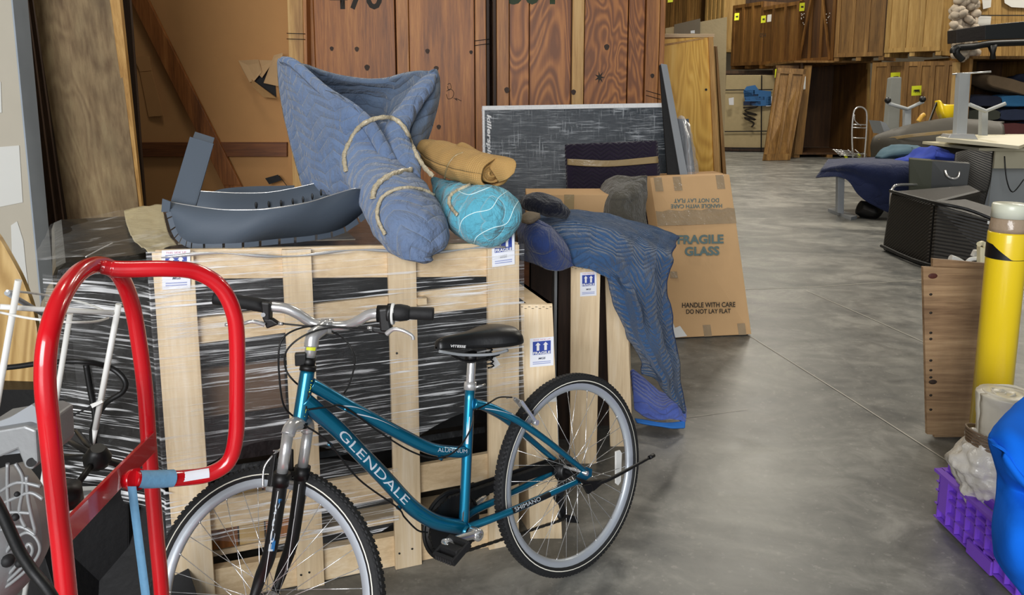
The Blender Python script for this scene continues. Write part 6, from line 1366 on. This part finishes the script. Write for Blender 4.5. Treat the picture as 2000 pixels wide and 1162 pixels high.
# front brake
for s_ in (1, -1):
    base = legs[0 if s_ == 1 else 1][1] + legs[0][3]*.035 + fa*.028; tp = base + fup*.085 - fn*.012*s_ + fa*.01
    part(MB().bar(base, tp, .013, .011, fn), 'brake_arm', m_black, bevel=.002); part(MB().cyl(base-fa*.03, base+fa*.008, .008, 10), 'brake_pivot', m_silver)
    part(MB().bar(base+fup*.025-fn*.018*s_-fa*.03, base+fup*.025-fn*.018*s_+fa*.03, .012, .012, fn), 'brake_pad', m_black, bevel=.002)
    if s_ == 1: part(MB().tube(cr([base+fa*.02, base+fa*.026+fup*.05, tp+fup*.0, tp-fn*.03+fup*.012], 5), .003, 8), 'brake_spring', m_chrome)
    last = tp
part(MB().tube(cr([last, (last+tp)/2-fn*.0, last+fn*.09], 4), .0018, 6), 'brake_cable', m_chrome)
# stem and bars
S0 = HT + ht_ax*.010
tube('steerer_spacers', [S0, S0+ht_ax*.022], .0175, m_black, 18, 2); 
part(MB().box(S0+ht_ax*.035+V((-.022, -.015, -.012)), (.03, .02, .034), yaw=.2), 'reflector_bracket', m_black, bevel=.003)
S1 = S0+ht_ax*.022; S2 = B(611, 657)
tube('stem_quill', [S1, S2], .0155, m_silver, 18, 2)
BC = W(638, 634, S2.y+.045)
part(MB().tube(cr([S1+ht_ax*.03, S2, S2*.4+BC*.6+V((0, 0, .0)), BC], 5), [.0195-.0001*i for i in range(16)], 16), 'stem', m_silver)
part(MB().cyl(S2-ht_ax*.0, S2+ht_ax*.014, .016, 20), 'stem_bolt_housing', m_silver)
f = axis_wrap(S1, S2, .0160, .8); part(MB().grid([[f(.35+a*.1, b/4) for b in range(5)] for a in range(5)]), 'yellow_decal', m_ylabel, smooth=True)
yb0 = BC.y
bl = [W(430, 583, yb0-.02), W(470, 588, yb0-.02), W(525, 598, yb0-.02), W(556, 602, yb0-.015), W(580, 612, yb0-.01), W(605, 628, yb0), W(625, 635, yb0), W(650, 637, yb0), W(680, 635, yb0), W(702, 625, yb0-.01), W(722, 614, yb0-.015), W(745, 612, yb0-.02), W(790, 612, yb0-.02), W(842, 613, yb0-.02)]
tube('handlebar', bl, .0142, m_silver, 18, 7)
part(MB().cyl(W(628, 637, yb0), W(650, 637, yb0), .021, 20), 'bar_clamp', m_silver)
for u in (634, 643): part(MB().cyl(W(u, 632, yb0-.02), W(u, 632, yb0-.005)+V((0, 0, .008)), .004, 8), 'clamp_bolt', m_chrome)
gL = part(MB().lathe(W(419, 581, yb0-.02), W(508, 596, yb0-.02)-W(419, 581, yb0-.02), [(0, .0), (0, .0185), (.006, .0195), (.03, .018), (.09, .0178), (.112, .0185), (.138, .0185), (.138, .01)], 22), 'grip', m_blackm)
gR = part(MB().lathe(W(847, 613, yb0-.02), W(790, 611, yb0-.02)-W(847, 613, yb0-.02), [(0, 0), (0, .017), (.004, .018), (.06, .0172), (.066, .0172), (.066, .019), (.069, .019), (.07, .0205), (.09, .0235), (.1, .023), (.112, .021)], 24), 'twist_grip', m_blackm)
part(MB().lathe(W(770, 613, yb0-.02), (-1, 0, 0), [(0, .02), (0, .029), (.006, .03), (.008, .027), (.008, .018)], 28), 'white_ring', m_white, gR)
part(MB().lathe(W(766, 613, yb0-.02), (-1, 0, 0), [(0, .018), (0, .0285), (.012, .028), (.014, .024), (.04, .0235), (.042, .012)], 24), 'shifter_body', m_black)
# brake levers
for pts, bod in (([(735, 618), (752, 630), (757, 645), (748, 655), (735, 648)], None),): pass
part(MB().slab(WP([(738, 605, yb0-.045), (756, 603, yb0-.045), (766, 650, yb0-.045), (742, 648, yb0-.045)]), .03), 'lever_body', m_black, bevel=.005)
part(MB().slab(WP([(718, 638, yb0-.04), (745, 640, yb0-.04), (762, 656, yb0-.04), (730, 650, yb0-.04)]), .02), 'cable_stop', m_black, bevel=.004)
tube('brake_lever', [W(755, 652, yb0-.05), W(768, 643, yb0-.055), W(785, 645, yb0-.06), W(800, 652, yb0-.06), W(806, 657, yb0-.06), W(807, 663, yb0-.06)], [.007, .006, .005, .0045, .0045, .005], m_silver, 12, 6)
part(MB().slab(WP([(508, 590, yb0-.045), (527, 592, yb0-.045), (527, 628, yb0-.045), (512, 626, yb0-.045)]), .03), 'lever_body', m_black, bevel=.005)
part(MB().slab(WP([(512, 622, yb0-.045), (530, 624, yb0-.045), (545, 634, yb0-.045), (520, 643, yb0-.045)]), .022), 'cable_stop', m_black, bevel=.004)
part(MB().cyl(W(514, 615, yb0-.05), W(514, 615, yb0-.04), .006, 12), 'lever_bolt', m_chrome)
tube('brake_lever', [W(517, 634, yb0-.05), W(505, 630, yb0-.055), W(490, 628, yb0-.06), W(470, 633, yb0-.06), W(440, 634, yb0-.06)], [.006, .0055, .005, .0045, .0045], m_silver, 12, 6)
for u, v in ((548, 632), (722, 640)): part(MB().cyl(W(u-4, v, yb0-.045), W(u+5, v+.5, yb0-.045), .0045, 10), 'cable_adjuster', m_chrome)
cable_ = lambda pts: part(MB().tube(cr(pts, 8), .0026, 7), 'cable', m_black)
cable_([W(552, 632, yb0-.045), W(600, 637, yb0-.04), W(630, 641, yb0-.02), W(670, 660, yb0), W(690, 690, yb0), W(692, 715, yb0), W(682, 750, yb0), W(672, 768, yb0)])
cable_([W(718, 640, yb0-.045), W(680, 640, yb0-.03), W(620, 636, yb0-.03), W(575, 645, yb0-.06), W(550, 665, yb0-.08), W(544, 700, yb0-.09), W(548, 760, yb0-.09), W(556, 795, yb0-.08), W(575, 815, yb0-.06)])
cable_([W(725, 648, yb0-.02), W(650, 640, yb0-.04), W(595, 655, yb0-.07), W(560, 685, yb0-.08), W(558, 720, yb0-.08), W(575, 745, yb0-.08), W(603, 765, yb0-.04)])
# gear cable under the top tube and down tube
def under(px, off): return [B(u, v, .012)-bu*off for u, v in px]
cable_([B(600, 800, .02), B(640, 795, .03), B(672, 795, .02), B(740, 843, .02), B(800, 880, .02), B(850, 895, .02), B(890, 880, .03), B(918, 840, .03), B(925, 800, .03)])
cable_([B(590, 828, .022), B(640, 862, .026), B(700, 935, .026), B(775, 990, .02), B(790, 1010, .0), B(815, 1035, .0), B(835, 1040, .0)])
for u, v in ((672, 797), (857, 893), (641, 866), (776, 990)): part(MB().cyl(B(u, v, .012), B(u+6, v+4, .012), .0055, 10), 'cable_guide', m_teal)
C.objects.unlink(D.objects['camera']); C.objects.link(cam)
